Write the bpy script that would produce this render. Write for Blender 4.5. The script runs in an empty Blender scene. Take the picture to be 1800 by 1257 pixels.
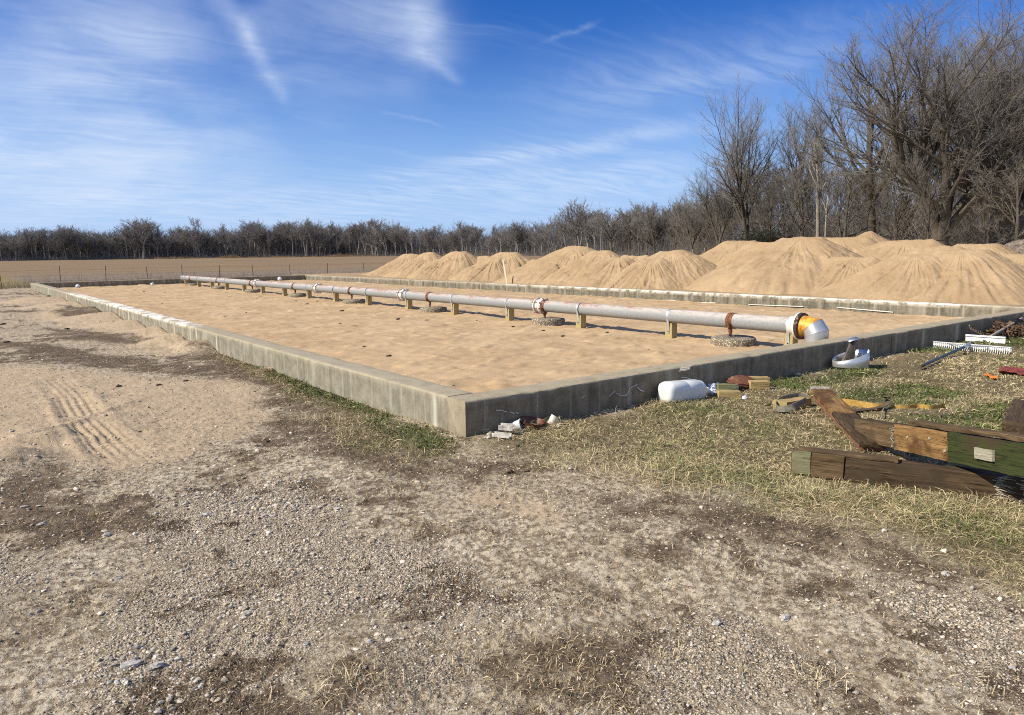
import bpy, bmesh, math, random
import numpy as np
from mathutils import Vector, Matrix, Euler

scene = bpy.context.scene
COL = scene.collection
# ------------------------------------------------------------------ camera
F_PX, PITCH, ROLL, YAW = 1281.1693, -0.1436822, -0.0116026, 0.6580417
CAM = np.array([-3.4501845, -5.1312509, 1.6])
_s, _c = math.sin(YAW), math.cos(YAW)
_fw = np.array([_s, _c, 0.0]); _rt = np.array([_c, -_s, 0.0]); _up = np.array([0, 0, 1.0])
CF = _fw*math.cos(PITCH) + _up*math.sin(PITCH)
_u = _up*math.cos(PITCH) - _fw*math.sin(PITCH)
CR = _rt*math.cos(ROLL) + _u*math.sin(ROLL)
CU = _u*math.cos(ROLL) - _rt*math.sin(ROLL)
cam_d = bpy.data.cameras.new('camera'); cam = bpy.data.objects.new('camera', cam_d); COL.objects.link(cam)
cam_d.sensor_fit = 'HORIZONTAL'; cam_d.sensor_width = 36.0; cam_d.lens = F_PX/1800*36
cam_d.clip_start = 0.05; cam_d.clip_end = 12000
cam.matrix_world = Matrix(((CR[0], CU[0], -CF[0], CAM[0]), (CR[1], CU[1], -CF[1], CAM[1]),
                           (CR[2], CU[2], -CF[2], CAM[2]), (0, 0, 0, 1)))
scene.camera = cam

def ray(x, y):                       # direction of a point of the photograph (1800 x 1257)
    d = CF*F_PX + CR*(x-900) - CU*(y-628.5)
    return d/np.linalg.norm(d)
def G(x, y, z=0.0):                  # the point of the level z there
    d = ray(x, y); return CAM + d*((z-CAM[2])/d[2])
def on_x(x, y, X): d = ray(x, y); return CAM + d*((X-CAM[0])/d[0])
def on_y(x, y, Y): d = ray(x, y); return CAM + d*((Y-CAM[1])/d[1])
def dep(x, y, D): d = ray(x, y); return CAM + d*(D/math.hypot(d[0], d[1]))

# ------------------------------------------------------------------ light
SUN_EL = math.radians(38); SUN_AZ = math.atan2(-0.94, 0.34)          # clockwise from +Y
sun_vec = Vector((math.sin(SUN_AZ)*math.cos(SUN_EL), math.cos(SUN_AZ)*math.cos(SUN_EL), math.sin(SUN_EL)))
sl = bpy.data.lights.new('sun', 'SUN'); sl.energy = 5.0; sl.angle = math.radians(0.53); sl.color = (1.0, 0.915, 0.77)
so = bpy.data.objects.new('sun', sl); COL.objects.link(so)
so.rotation_euler = sun_vec.to_track_quat('Z', 'Y').to_euler(); so.location = (-60, 30, 60)

W = bpy.data.worlds.new('World'); scene.world = W; W.use_nodes = True
wn, wl = W.node_tree.nodes, W.node_tree.links
wn.clear()
def N(nodes, t, **kw):
    n = nodes.new(t)
    for k, v in kw.items():
        if k == 'i':
            for a, b in v.items(): n.inputs[a].default_value = b
        else: setattr(n, k, v)
    return n
class NT:
    """small helper to write node maths"""
    def __init__(s, tree): s.n, s.l = tree.nodes, tree.links
    def put(s, sock, v):
        if hasattr(v, 'links') or isinstance(v, bpy.types.NodeSocket): s.l.new(v, sock)
        else: sock.default_value = v
    def m(s, op, a, b=0.0, c=None, clamp=False):
        n = s.n.new('ShaderNodeMath'); n.operation = op; n.use_clamp = clamp
        s.put(n.inputs[0], a); s.put(n.inputs[1], b)
        if c is not None: s.put(n.inputs[2], c)
        return n.outputs[0]
    def dot(s, v, c):
        n = s.n.new('ShaderNodeVectorMath'); n.operation = 'DOT_PRODUCT'; s.put(n.inputs[0], v); n.inputs[1].default_value = tuple(c)
        return n.outputs['Value']
    def smooth(s, x, a, b, lo=0.0, hi=1.0):
        n = s.n.new('ShaderNodeMapRange'); n.interpolation_type = 'SMOOTHSTEP'
        s.put(n.inputs[0], x); n.inputs[1].default_value = a; n.inputs[2].default_value = b; n.inputs[3].default_value = lo; n.inputs[4].default_value = hi
        return n.outputs[0]
    def noise(s, vec, scale, detail=4.0, rough=0.55, dist=0.0, out='Fac'):
        n = s.n.new('ShaderNodeTexNoise'); n.inputs['Scale'].default_value = scale; n.inputs['Detail'].default_value = detail
        n.inputs['Roughness'].default_value = rough; n.inputs['Distortion'].default_value = dist
        if vec is not None: s.l.new(vec, n.inputs['Vector'])
        return n.outputs[out]
    def vor(s, vec, scale, out='Color', feature='F1'):
        n = s.n.new('ShaderNodeTexVoronoi'); n.feature = feature; n.inputs['Scale'].default_value = scale
        if vec is not None: s.l.new(vec, n.inputs['Vector'])
        return n.outputs[out]
    def map(s, vec, scale=(1, 1, 1), rot=(0, 0, 0), loc=(0, 0, 0)):
        n = s.n.new('ShaderNodeMapping'); s.l.new(vec, n.inputs[0]); n.inputs['Scale'].default_value = scale
        n.inputs['Rotation'].default_value = rot; n.inputs['Location'].default_value = loc
        return n.outputs[0]
    def mix(s, f, a, b, mode='MIX'):
        n = s.n.new('ShaderNodeMix'); n.data_type = 'RGBA'; n.blend_type = mode
        s.put(n.inputs[0], f)
        for i, v in ((6, a), (7, b)):
            if isinstance(v, (tuple, list)): n.inputs[i].default_value = (*v[:3], 1)
            else: s.l.new(v, n.inputs[i])
        return n.outputs[2]
    def ramp(s, f, stops):
        n = s.n.new('ShaderNodeValToRGB'); e = n.color_ramp.elements
        while len(e) > 1: e.remove(e[-1])
        e[0].position = stops[0][0]; e[0].color = (*stops[0][1], 1)
        for p, c in stops[1:]:
            x = e.new(p); x.color = (*c, 1)
        s.l.new(f, n.inputs[0]); return n.outputs[0]
    def attr(s, name, out='Fac'):
        n = s.n.new('ShaderNodeAttribute'); n.attribute_name = name; return n.outputs[out]
    def coord(s, out='Object'): return s.n.new('ShaderNodeTexCoord').outputs[out]

w = NT(W.node_tree)
sky = N(wn, 'ShaderNodeTexSky', sky_type='NISHITA', sun_disc=False, sun_elevation=SUN_EL, sun_rotation=SUN_AZ, altitude=200,
        air_density=1.0, dust_density=0.0, ozone_density=3.0)
D = w.coord('Generated')
hs = wn.new('ShaderNodeHueSaturation'); hs.inputs['Saturation'].default_value = 1.47; hs.inputs['Value'].default_value = 1.0
tintn = w.mix(1.0, sky.outputs[0], (1.17, 0.965, 1.10), 'MULTIPLY'); wl.new(tintn, hs.inputs['Color'])
zz = w.dot(D, (0, 0, 1))
zc = w.m('MAXIMUM', zz, 0.03)
inv = w.m('DIVIDE', 1.0, w.m('ADD', zc, 0.12))
vsc = wn.new('ShaderNodeVectorMath'); vsc.operation = 'SCALE'; wl.new(D, vsc.inputs[0]); wl.new(inv, vsc.inputs['Scale'])
CP = vsc.outputs[0]                                                   # position on a high flat cloud layer
warp = w.noise(CP, 1.3, 3, 0.5, 0.0, 'Color')
wadd = wn.new('ShaderNodeVectorMath'); wadd.operation = 'MULTIPLY_ADD'; wl.new(warp, wadd.inputs[0]); wadd.inputs[1].default_value = (0.42, 0.42, 0.0); wl.new(CP, wadd.inputs[2])
FINE = w.noise(w.map(wadd.outputs[0], (3.0, 26.0, 1.0), (0, 0, math.radians(-66)), (1, 5, 0)), 1.0, 7, 0.65, 0.1)
FIB = w.noise(w.map(wadd.outputs[0], (0.9, 7.0, 1.0), (0, 0, math.radians(-62))), 1.0, 8, 0.60, 0.1)      # fibres
FIB2 = w.noise(w.map(wadd.outputs[0], (2.2, 9.0, 1.0), (0, 0, math.radians(-78)), (3, 1, 0)), 1.3, 8, 0.62, 0.1)
PUFF = w.noise(wadd.outputs[0], 1.6, 7, 0.58, 0.3)
def wob(amount, sc):
    n = w.noise(D, sc, 5, 0.6, 0.0, 'Color')
    a = wn.new('ShaderNodeVectorMath'); a.operation = 'SUBTRACT'; wl.new(n, a.inputs[0]); a.inputs[1].default_value = (0.5, 0.5, 0.5)
    b = wn.new('ShaderNodeVectorMath'); b.operation = 'SCALE'; wl.new(a.outputs[0], b.inputs[0]); b.inputs['Scale'].default_value = amount
    c = wn.new('ShaderNodeVectorMath'); c.operation = 'ADD'; wl.new(D, c.inputs[0]); wl.new(b.outputs[0], c.inputs[1])
    return c.outputs[0]
DW = wob(0.09, 6.0); DV = wob(0.03, 9.0)
clouds = None
def add(v):
    global clouds
    clouds = v if clouds is None else w.m('ADD', clouds, v)
def streak(p, q, width, amp, fib=None, vec=None, wl_=None):
    """a cirrus band between two directions; width in degrees either side"""
    a, b = ray(*p), ray(*q)
    n = np.cross(a, b); n /= np.linalg.norm(n); t = b-a; L = np.linalg.norm(t); t /= L
    v = vec or DV
    d = w.dot(v, n); s = w.m('SUBTRACT', w.dot(v, t), float(a@t))
    g = w.m('DIVIDE', d, math.radians(width)); g = w.m('MULTIPLY', g, g)
    g = w.m('EXPONENT', w.m('MULTIPLY', g, -1.0))
    e = L*0.35
    k = w.m('MULTIPLY', w.smooth(s, -e*0.6, e*0.7), w.smooth(s, L-e*0.5, L+e*0.8, 1.0, 0.0))
    r = w.m('MULTIPLY', w.m('MULTIPLY', w.m('MULTIPLY', g, k), amp), w.smooth(FINE, 0.2, 0.8, 0.84, 1.16))
    if fib is not None: r = w.m('MULTIPLY', r, w.smooth(fib, 0.25, 0.75, 0.25, 1.35))
    add(r)
# the large soft veil at the left, its ragged lower edge
streak((-420, 245), (330, 165), 8.0, 0.40, PUFF, DW); streak((-200, 330), (500, 300), 3.0, 0.16, PUFF, DW)
streak((-300, 262), (300, 292), 2.2, 0.24, FIB, DV)
streak((60, 60), (330, 130), 4.0, 0.15, PUFF, DW)
streak((345, -40), (440, 60), 0.8, 0.22, PUFF); streak((432, 50), (496, 170), 0.5, 0.28, PUFF); streak((440, 20), (490, 150), 1.6, 0.14, PUFF)
streak((480, 60), (720, 40), 5.2, 0.24, PUFF, DW)
streak((745, -60), (752, 90), 1.5, 0.30, PUFF); streak((735, 90), (802, 145), 0.45, 0.26, PUFF); streak((690, -40), (765, 120), 2.6, 0.18, PUFF)
streak((660, 312), (900, 272), 0.65, 0.24, FIB2); streak((860, 282), (1225, 226), 0.7, 0.30, FIB2)
streak((690, 340), (1190, 290), 0.8, 0.24, FIB2); streak((880, 352), (1205, 318), 0.7, 0.22, FIB2)
streak((955, 77), (1045, 38), 0.16, 0.13, FIB2); streak((670, 196), (768, 222), 0.12, 0.12, FIB2)
streak((960, 190), (1500, 60), 2.2, 0.16, FIB2, DW); streak((1080, 170), (1420, 110), 0.8, 0.12, FIB2)
streak((-100, 365), (560, 372), 1.4, 0.26, FIB2); streak((420, 392), (1100, 372), 1.8, 0.22, FIB2); streak((560, 330), (1180, 300), 2.2, 0.14, FIB2, DW)
streak((150, 335), (700, 350), 1.0, 0.14, FIB2)
add(w.m('MULTIPLY', w.smooth(FIB, 0.50, 0.80), 0.10))
add(w.m('MULTIPLY', w.smooth(w.dot(D, CF), 0.45, -0.25), w.smooth(PUFF, 0.25, 0.65, 0.15, 0.50)))       # added unseen white veil overhead and behind, to make the shade less blue
horizon = w.smooth(zz, -0.02, 0.30, 1.0, 0.0)
blue = w.mix(w.m('MULTIPLY', horizon, 0.85), hs.outputs[0], (2.5, 4.9, 8.6))
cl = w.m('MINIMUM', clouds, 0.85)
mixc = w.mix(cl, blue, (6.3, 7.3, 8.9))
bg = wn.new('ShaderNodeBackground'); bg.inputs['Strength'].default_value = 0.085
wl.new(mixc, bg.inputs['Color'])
wo = wn.new('ShaderNodeOutputWorld'); wl.new(bg.outputs[0], wo.inputs['Surface'])
scene.view_settings.view_transform = 'Standard'; scene.view_settings.look = 'None'
scene.view_settings.exposure = 0.4; scene.view_settings.gamma = 1.0; scene.view_settings.use_curve_mapping = False
scene.cycles.max_bounces = 5; scene.cycles.diffuse_bounces = 3; scene.cycles.glossy_bounces = 2; scene.cycles.transparent_max_bounces = 6
scene.cycles.use_denoising = False; scene.cycles.filter_width = 1.05

# ------------------------------------------------------------------ helpers
def tag(o, label=None, cat=None, group=None, kind=None):
    if label: o['label'] = label
    if cat: o['category'] = cat
    if group: o['group'] = group
    if kind: o['kind'] = kind
    return o
def empty(name, loc=(0, 0, 0), rot=None):
    o = bpy.data.objects.new(name, None); COL.objects.link(o); o.location = loc
    o.empty_display_size = 0.1
    if rot is not None: o.rotation_euler = rot
    return o
def link(name, me, mat=None, parent=None):
    o = bpy.data.objects.new(name, me); COL.objects.link(o)
    if mat is not None and len(me.materials) == 0: me.materials.append(mat)
    if parent is not None: o.parent = parent
    return o
def mesh_np(name, V, quads=None, tris=None, smooth=True, attrs=None):
    me = bpy.data.meshes.new(name)
    V = np.asarray(V, np.float32); me.vertices.add(len(V)); me.vertices.foreach_set('co', V.ravel())
    li, tot = [], []
    if quads is not None and len(quads): li.append(np.asarray(quads, np.int32).ravel()); tot.append(np.full(len(quads), 4, np.int32))
    if tris is not None and len(tris): li.append(np.asarray(tris, np.int32).ravel()); tot.append(np.full(len(tris), 3, np.int32))
    li = np.concatenate(li); tot = np.concatenate(tot)
    me.loops.add(len(li)); me.loops.foreach_set('vertex_index', li)
    me.polygons.add(len(tot)); st = np.zeros(len(tot), np.int32); st[1:] = np.cumsum(tot)[:-1]
    me.polygons.foreach_set('loop_start', st)
    try: me.polygons.foreach_set('loop_total', tot)
    except Exception: pass
    me.polygons.foreach_set('use_smooth', np.full(len(tot), bool(smooth)))
    for k, a in (attrs or {}).items():
        a = np.asarray(a, np.float32)
        if a.ndim == 1:
            at = me.attributes.new(k, 'FLOAT', 'POINT'); at.data.foreach_set('value', a)
        else:
            at = me.attributes.new(k, 'FLOAT_COLOR', 'POINT'); at.data.foreach_set('color', np.c_[a[:, :3], np.ones(len(a), np.float32)].astype(np.float32).ravel())
    me.update(calc_edges=True); me.validate(verbose=False)
    return me
def grid_quads(nu, nv, wrap=False):
    i = np.arange(nu-1)[:, None]; j = np.arange(nv if wrap else nv-1)[None, :]
    a = i*nv+j; b = i*nv+(j+1) % nv
    return np.stack([a, b, b+nv, a+nv], -1).reshape(-1, 4)
def bm_mesh(bm, name, smooth=False):
    me = bpy.data.meshes.new(name); bm.to_mesh(me); bm.free()
    if smooth:
        for p in me.polygons: p.use_smooth = True
    return me

# value noise on the plane
def _h(ix, iy, s):
    n = (ix.astype(np.int64)*374761393 + iy.astype(np.int64)*668265263 + s*1442695041) & 0x7fffffff
    n = ((n ^ (n >> 13))*1274126177) & 0x7fffffff
    n = ((n ^ (n >> 15))*2246822519) & 0x7fffffff
    return ((n ^ (n >> 16)) & 0xffff)/65535.0
def vn(x, y, s=0):
    x = np.asarray(x, float); y = np.asarray(y, float)
    ix = np.floor(x); iy = np.floor(y); fx = x-ix; fy = y-iy
    fx = fx*fx*fx*(fx*(fx*6-15)+10); fy = fy*fy*fy*(fy*(fy*6-15)+10)
    a, b, c, d = _h(ix, iy, s), _h(ix+1, iy, s), _h(ix, iy+1, s), _h(ix+1, iy+1, s)
    return (a+(b-a)*fx)*(1-fy)+(c+(d-c)*fx)*fy-0.5
def fbm(x, y, s=0, o=4, g=0.5):
    t = 0; a = 1.0; m = 0
    for k in range(o):
        t = t+a*vn(x*2**k*1.0+k*17.3, y*2**k-k*9.1, s+k*7); m += a; a *= g
    return t/m*1.6
def sst(x, a, b):
    t = np.clip((x-a)/(b-a), 0, 1); return t*t*(3-2*t)

# ------------------------------------------------------------------ materials
def new_mat(name):
    m = bpy.data.materials.new(name); m.use_nodes = True; t = NT(m.node_tree)
    b = m.node_tree.nodes['Principled BSDF']; b.inputs['Specular IOR Level'].default_value = 0.25
    return m, t, b
def bump(t, b, height, strength, dist=0.01):
    n = t.n.new('ShaderNodeBump'); n.inputs['Strength'].default_value = strength; n.inputs['Distance'].default_value = dist
    t.l.new(height, n.inputs['Height']); t.l.new(n.outputs[0], b.inputs['Normal'])
def rnd_coord(t, amount=20.0):
    """object coordinates moved by a per-object random offset, so copies differ"""
    oi = t.n.new('ShaderNodeObjectInfo'); a = t.n.new('ShaderNodeVectorMath'); a.operation = 'SCALE'
    a.inputs[0].default_value = (1.0, 0.7, 0.4); sc = t.m('MULTIPLY', oi.outputs['Random'], amount); t.l.new(sc, a.inputs['Scale'])
    c = t.n.new('ShaderNodeVectorMath'); c.operation = 'ADD'; t.l.new(t.coord(), c.inputs[0]); t.l.new(a.outputs[0], c.inputs[1])
    return c.outputs[0]
def simple_mat(name, col, rough=0.6, metal=0.0, var=0.15, scale=12.0, bmp=0.15, spec=0.3):
    m, t, b = new_mat(name)
    c = rnd_coord(t); n = t.noise(c, scale, 6, 0.6)
    dk = tuple(x*(1-var*1.6) for x in col); lt = tuple(min(1, x*(1+var)) for x in col)
    t.l.new(t.ramp(n, [(0.3, dk), (0.7, lt)]), b.inputs['Base Color'])
    b.inputs['Roughness'].default_value = rough; b.inputs['Metallic'].default_value = metal; b.inputs['Specular IOR Level'].default_value = spec
    if bmp: bump(t, b, t.noise(c, scale*4, 5, 0.6), bmp, 0.004)
    return m
def sand_mat(name, big=1.0, k=1.0):
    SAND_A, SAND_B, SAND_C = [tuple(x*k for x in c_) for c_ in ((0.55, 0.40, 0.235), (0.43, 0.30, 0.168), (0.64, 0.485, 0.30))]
    m, t, b = new_mat(name); c = t.coord()
    n1 = t.noise(c, 0.9*big, 6, 0.6); n2 = t.noise(c, 14*big, 6, 0.65); n3 = t.noise(c, 160, 3, 0.7); n4 = t.noise(c, 45, 4, 0.6)
    n5 = t.noise(t.map(c, (0.35, 0.8, 1.0)), 1.0, 6, 0.65)
    base = t.mix(t.smooth(n1, 0.32, 0.68), SAND_B, SAND_A); base = t.mix(t.smooth(n5, 0.54, 0.70, 0.0, 0.55), base, tuple(x*0.78 for x in SAND_B)); base = t.mix(t.smooth(n5, 0.44, 0.32, 0.0, 0.4), base, SAND_C)
    base = t.mix(t.m('MULTIPLY', t.smooth(n2, 0.5, 0.75), 0.5), base, SAND_C)
    base = t.mix(t.smooth(n3, 0.35, 0.7, 0.0, 0.32), base, (0.27, 0.175, 0.10))
    base = t.mix(t.smooth(n3, 0.60, 0.72, 0.0, 0.35), base, (0.72, 0.56, 0.38))
    t.l.new(base, b.inputs['Base Color']); b.inputs['Roughness'].default_value = 0.95; b.inputs['Specular IOR Level'].default_value = 0.1
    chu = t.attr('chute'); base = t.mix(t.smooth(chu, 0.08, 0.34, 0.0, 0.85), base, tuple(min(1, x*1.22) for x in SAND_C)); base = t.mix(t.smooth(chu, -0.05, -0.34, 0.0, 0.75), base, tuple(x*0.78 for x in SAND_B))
    hgt_ = t.m('ADD', t.m('MULTIPLY', n4, 1.0), t.m('MULTIPLY', n3, 0.45)); bump(t, b, hgt_, 0.6 if k < 1 else 0.45, 0.012 if k == 1 else 0.03)
    return m
M = {}
M['sand'] = sand_mat('sand')
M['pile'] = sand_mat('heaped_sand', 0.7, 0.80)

def concrete_mat(name, base, dark, pale, streak_amt=0.6, flake=0.0, moss=0.2):
    m, t, b = new_mat(name); c = t.coord()
    n1 = t.noise(c, 1.4, 7, 0.6); n2 = t.noise(c, 30, 6, 0.7); n3 = t.noise(c, 6, 7, 0.65)
    st = t.noise(t.map(c, (7.0, 7.0, 0.35)), 1.0, 6, 0.7); st2 = t.noise(t.map(c, (2.2, 2.2, 0.12), loc=(4, 2, 1)), 1.0, 4, 0.6)
    col = t.mix(t.smooth(n3, 0.3, 0.7), dark, base)
    col = t.mix(t.m('MULTIPLY', t.smooth(st, 0.52, 0.70), streak_amt), col, pale)
    col = t.mix(t.m('MULTIPLY', t.smooth(st, 0.46, 0.30), streak_amt), col, tuple(x*0.42 for x in dark))
    col = t.mix(t.m('MULTIPLY', t.smooth(st2, 0.56, 0.66), 0.5*streak_amt), col, pale)
    col = t.mix(t.m('MULTIPLY', t.smooth(n1, 0.5, 0.75), moss), col, (0.16, 0.145, 0.085))
    col = t.mix(t.smooth(n2, 0.58, 0.75, 0, 0.45), col, tuple(x*0.5 for x in dark))
    col = t.mix(t.smooth(n2, 0.42, 0.28, 0, 0.4), col, pale)
    col = t.mix(t.m('MULTIPLY', t.attr('rim'), t.smooth(n3, 0.3, 0.6, 0.55, 0.95)), col, (0.37, 0.32, 0.22))
    col = t.mix(t.m('MULTIPLY', t.attr('flake'), t.smooth(t.noise(c, 4, 6, 0.7), 0.42, 0.54)), col, (0.80, 0.74, 0.64))
    joint = t.attr('joint')
    col = t.mix(joint, col, tuple(min(1, x*1.15) for x in pale))
    t.l.new(col, b.inputs['Base Color']); b.inputs['Roughness'].default_value = 0.92; b.inputs['Specular IOR Level'].default_value = 0.15
    bump(t, b, t.m('ADD', n2, t.m('MULTIPLY', n3, 0.6)), 0.55, 0.01)
    return m
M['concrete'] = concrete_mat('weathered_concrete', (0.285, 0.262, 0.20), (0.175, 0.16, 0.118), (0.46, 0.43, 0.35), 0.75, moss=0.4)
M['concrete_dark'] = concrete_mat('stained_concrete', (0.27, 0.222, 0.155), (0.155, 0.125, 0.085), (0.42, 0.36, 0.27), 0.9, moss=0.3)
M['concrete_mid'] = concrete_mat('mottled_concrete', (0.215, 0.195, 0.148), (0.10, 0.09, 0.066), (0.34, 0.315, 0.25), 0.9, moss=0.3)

# ------------------------------------------------------------------ ground
Z_SAND = 0.042; WALL_H = 0.3256; BED_X = 14.414; BED_Y = 39.02; WT = 0.30
def px_poly(pts, z=0.0): return np.array([G(x, y, z)[:2] for x, y in pts])
def poly_sd(P, poly):
    """signed distance to polygon (positive inside)"""
    x, y = P[:, 0], P[:, 1]; n = len(poly); d2 = np.full(len(P), 1e9); ins = np.zeros(len(P), bool)
    for i in range(n):
        ax, ay = poly[i]; bx, by = poly[(i+1) % n]
        ex, ey = bx-ax, by-ay; L = ex*ex+ey*ey+1e-12
        t = np.clip(((x-ax)*ex+(y-ay)*ey)/L, 0, 1)
        d2 = np.minimum(d2, (x-ax-t*ex)**2+(y-ay-t*ey)**2)
        c = ((ay > y) != (by > y)) & (x < (bx-ax)*(y-ay)/(by-ay+1e-12)+ax); ins ^= c
    d = np.sqrt(d2); return np.where(ins, d, -d)
PX_GRASS = [(822, 776), (1000, 735), (1160, 708), (1300, 686), (1480, 648), (1640, 606), (1800, 578), (2100, 540), (2300, 1150), (1830, 1040), (1700, 995), (1610, 955), (1450, 912), (1330, 880), (1200, 858), (1060, 822), (930, 806), (850, 796)]
PX_CLOVER = [(818, 786), (735, 742), (640, 693), (520, 650), (440, 624), (360, 606), (330, 600), (380, 632), (445, 655), (470, 672), (520, 695), (570, 715), (560, 760), (640, 790), (740, 805), (800, 800)]
PX_GREEN = [[(808, 774), (740, 742), (690, 725), (640, 742), (680, 765), (740, 788), (790, 782)], [(640, 694), (560, 664), (440, 625), (400, 620), (470, 655), (530, 690), (600, 705)], [(1330, 668), (1460, 646), (1560, 646), (1500, 668), (1400, 690), (1340, 684)], [(1590, 622), (1690, 596), (1800, 590), (1800, 604), (1680, 622)], [(400, 618), (340, 596), (330, 604), (400, 632)], [(640, 700), (600, 680), (560, 690), (610, 720), (680, 740), (700, 728)], [(1480, 690), (1580, 670), (1700, 690), (1600, 720), (1480, 712)], [(1560, 740), (1700, 720), (1800, 700), (1800, 760), (1650, 770)], [(1080, 722), (1150, 712), (1290, 706), (1250, 728), (1120, 736)], [(1100, 800), (1250, 770), (1300, 800), (1180, 830)], [(1700, 900), (1800, 880), (1830, 960), (1740, 960)], [(60, 502), (150, 528), (125, 533), (60, 520), (30, 512)], [(165, 572), (215, 560), (248, 574), (215, 580)]]
PX_DARK = [[(-40, 842), (70, 832), (170, 850), (260, 885), (300, 925), (180, 975), (60, 965), (-40, 940)],
           [(-40, 596), (90, 606), (260, 628), (430, 645), (470, 660), (330, 664), (170, 650), (60, 636)],
           [(100, 540), (200, 545), (260, 556), (160, 562), (90, 552)],
           [(60, 575), (150, 580), (300, 600), (210, 604), (100, 598)],
           [(430, 745), (500, 705), (580, 720), (640, 770), (760, 805), (900, 810), (960, 835), (820, 860), (690, 845), (560, 800), (470, 775)],
           [(1000, 878), (1180, 866), (1330, 895), (1500, 930), (1640, 975), (1670, 1010), (1520, 1015), (1380, 985), (1200, 950), (1040, 905)],
           [(1150, 905), (1230, 905), (1260, 930), (1170, 935)],
           [(860, 800), (930, 795), (990, 830), (920, 850)],
           [(-40, 1060), (60, 1070), (80, 1095), (-40, 1120)], [(540, 1170), (680, 1160), (740, 1210), (620, 1250), (520, 1230)],
           [(740, 1010), (900, 1020), (960, 1060), (820, 1080), (740, 1050)], [(1010, 1010), (1130, 1030), (1110, 1075), (1020, 1060)],
           [(900, 1120), (1200, 1080), (1240, 1160), (1130, 1250), (900, 1257)], [(1410, 1190), (1500, 1190), (1500, 1235), (1420, 1230)],
           [(1330, 1040), (1480, 1030), (1500, 1060), (1360, 1075)]]
PX_DARK.append([(330, 602), (450, 640), (560, 690), (680, 748), (800, 792), (760, 806), (620, 778), (500, 722), (410, 668), (330, 632)])
PX_SAND = [[(-60, 640), (110, 655), (270, 672), (440, 665), (520, 690), (500, 716), (440, 760), (360, 800), (240, 835), (100, 826), (-60, 835)],
           [(110, 520), (190, 545), (330, 592), (430, 630), (300, 622), (150, 590), (60, 560)],
           [(400, 625), (440, 632), (500, 652), (450, 655), (400, 640)], [(470, 685), (520, 688), (520, 706), (480, 706)],
           [(1550, 628), (1640, 620), (1700, 632), (1620, 650), (1540, 648)],
           [(820, 850), (1000, 880), (1020, 930), (900, 920), (820, 890)]]
PX_GRAV = [[(150, 1130), (260, 1020), (330, 870), (480, 850), (590, 870), (620, 920), (720, 980), (640, 1050), (560, 1130), (430, 1190), (330, 1250), (170, 1257)],
           [(500, 990), (640, 930), (800, 960), (900, 1020), (1000, 1040), (930, 1110), (760, 1120), (640, 1080)],
           [(1120, 1110), (1260, 1080), (1400, 1120), (1520, 1240), (1300, 1300), (1090, 1300)],
           [(1500, 1050), (1700, 1020), (1830, 1080), (1830, 1220), (1620, 1160)], [(-60, 960), (60, 980), (90, 1040), (-60, 1050)],
           [(660, 1090), (800, 1080), (800, 1220), (680, 1230)]]
W_GRASS = px_poly(PX_GRASS); W_CLOVER = px_poly(PX_CLOVER); W_GREEN = [px_poly(p) for p in PX_GREEN]
W_DARK = [px_poly(p) for p in PX_DARK]; W_SAND = [px_poly(p) for p in PX_SAND]; W_GRAV = [px_poly(p) for p in PX_GRAV]
SPILLS = [(0.0, 7.9, 0.55, 0.17), (0.0, 8.6, 0.45, 0.13), (-0.05, 9.8, 0.7, 0.16), (-0.1, 11.3, 0.8, 0.15), (-0.1, 13.5, 1.0, 0.15), (-0.1, 16.5, 1.3, 0.17),
          (-0.1, 19.5, 1.3, 0.17), (-0.2, 23.0, 1.5, 0.16), (-0.2, 27.0, 1.5, 0.12), (-0.03, 4.8, 0.22, 0.05), (-1.0, 26.5, 1.2, 0.15)]
MOUNDS = [(-3.2, 1.75, 0.34, 0.13), (-3.05, 2.45, 0.2, 0.05), (-2.86, 2.36, 0.16, 0.055), (-2.72, 2.42, 0.14, 0.05), (-2.95, 2.75, 0.22, 0.045), (-2.55, 2.2, 0.14, 0.03),
          (-2.2, 4.3, 0.15, 0.03), (-2.05, 2.1, 0.12, 0.035), (-2.2, 3.1, 0.2, 0.03)]
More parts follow.
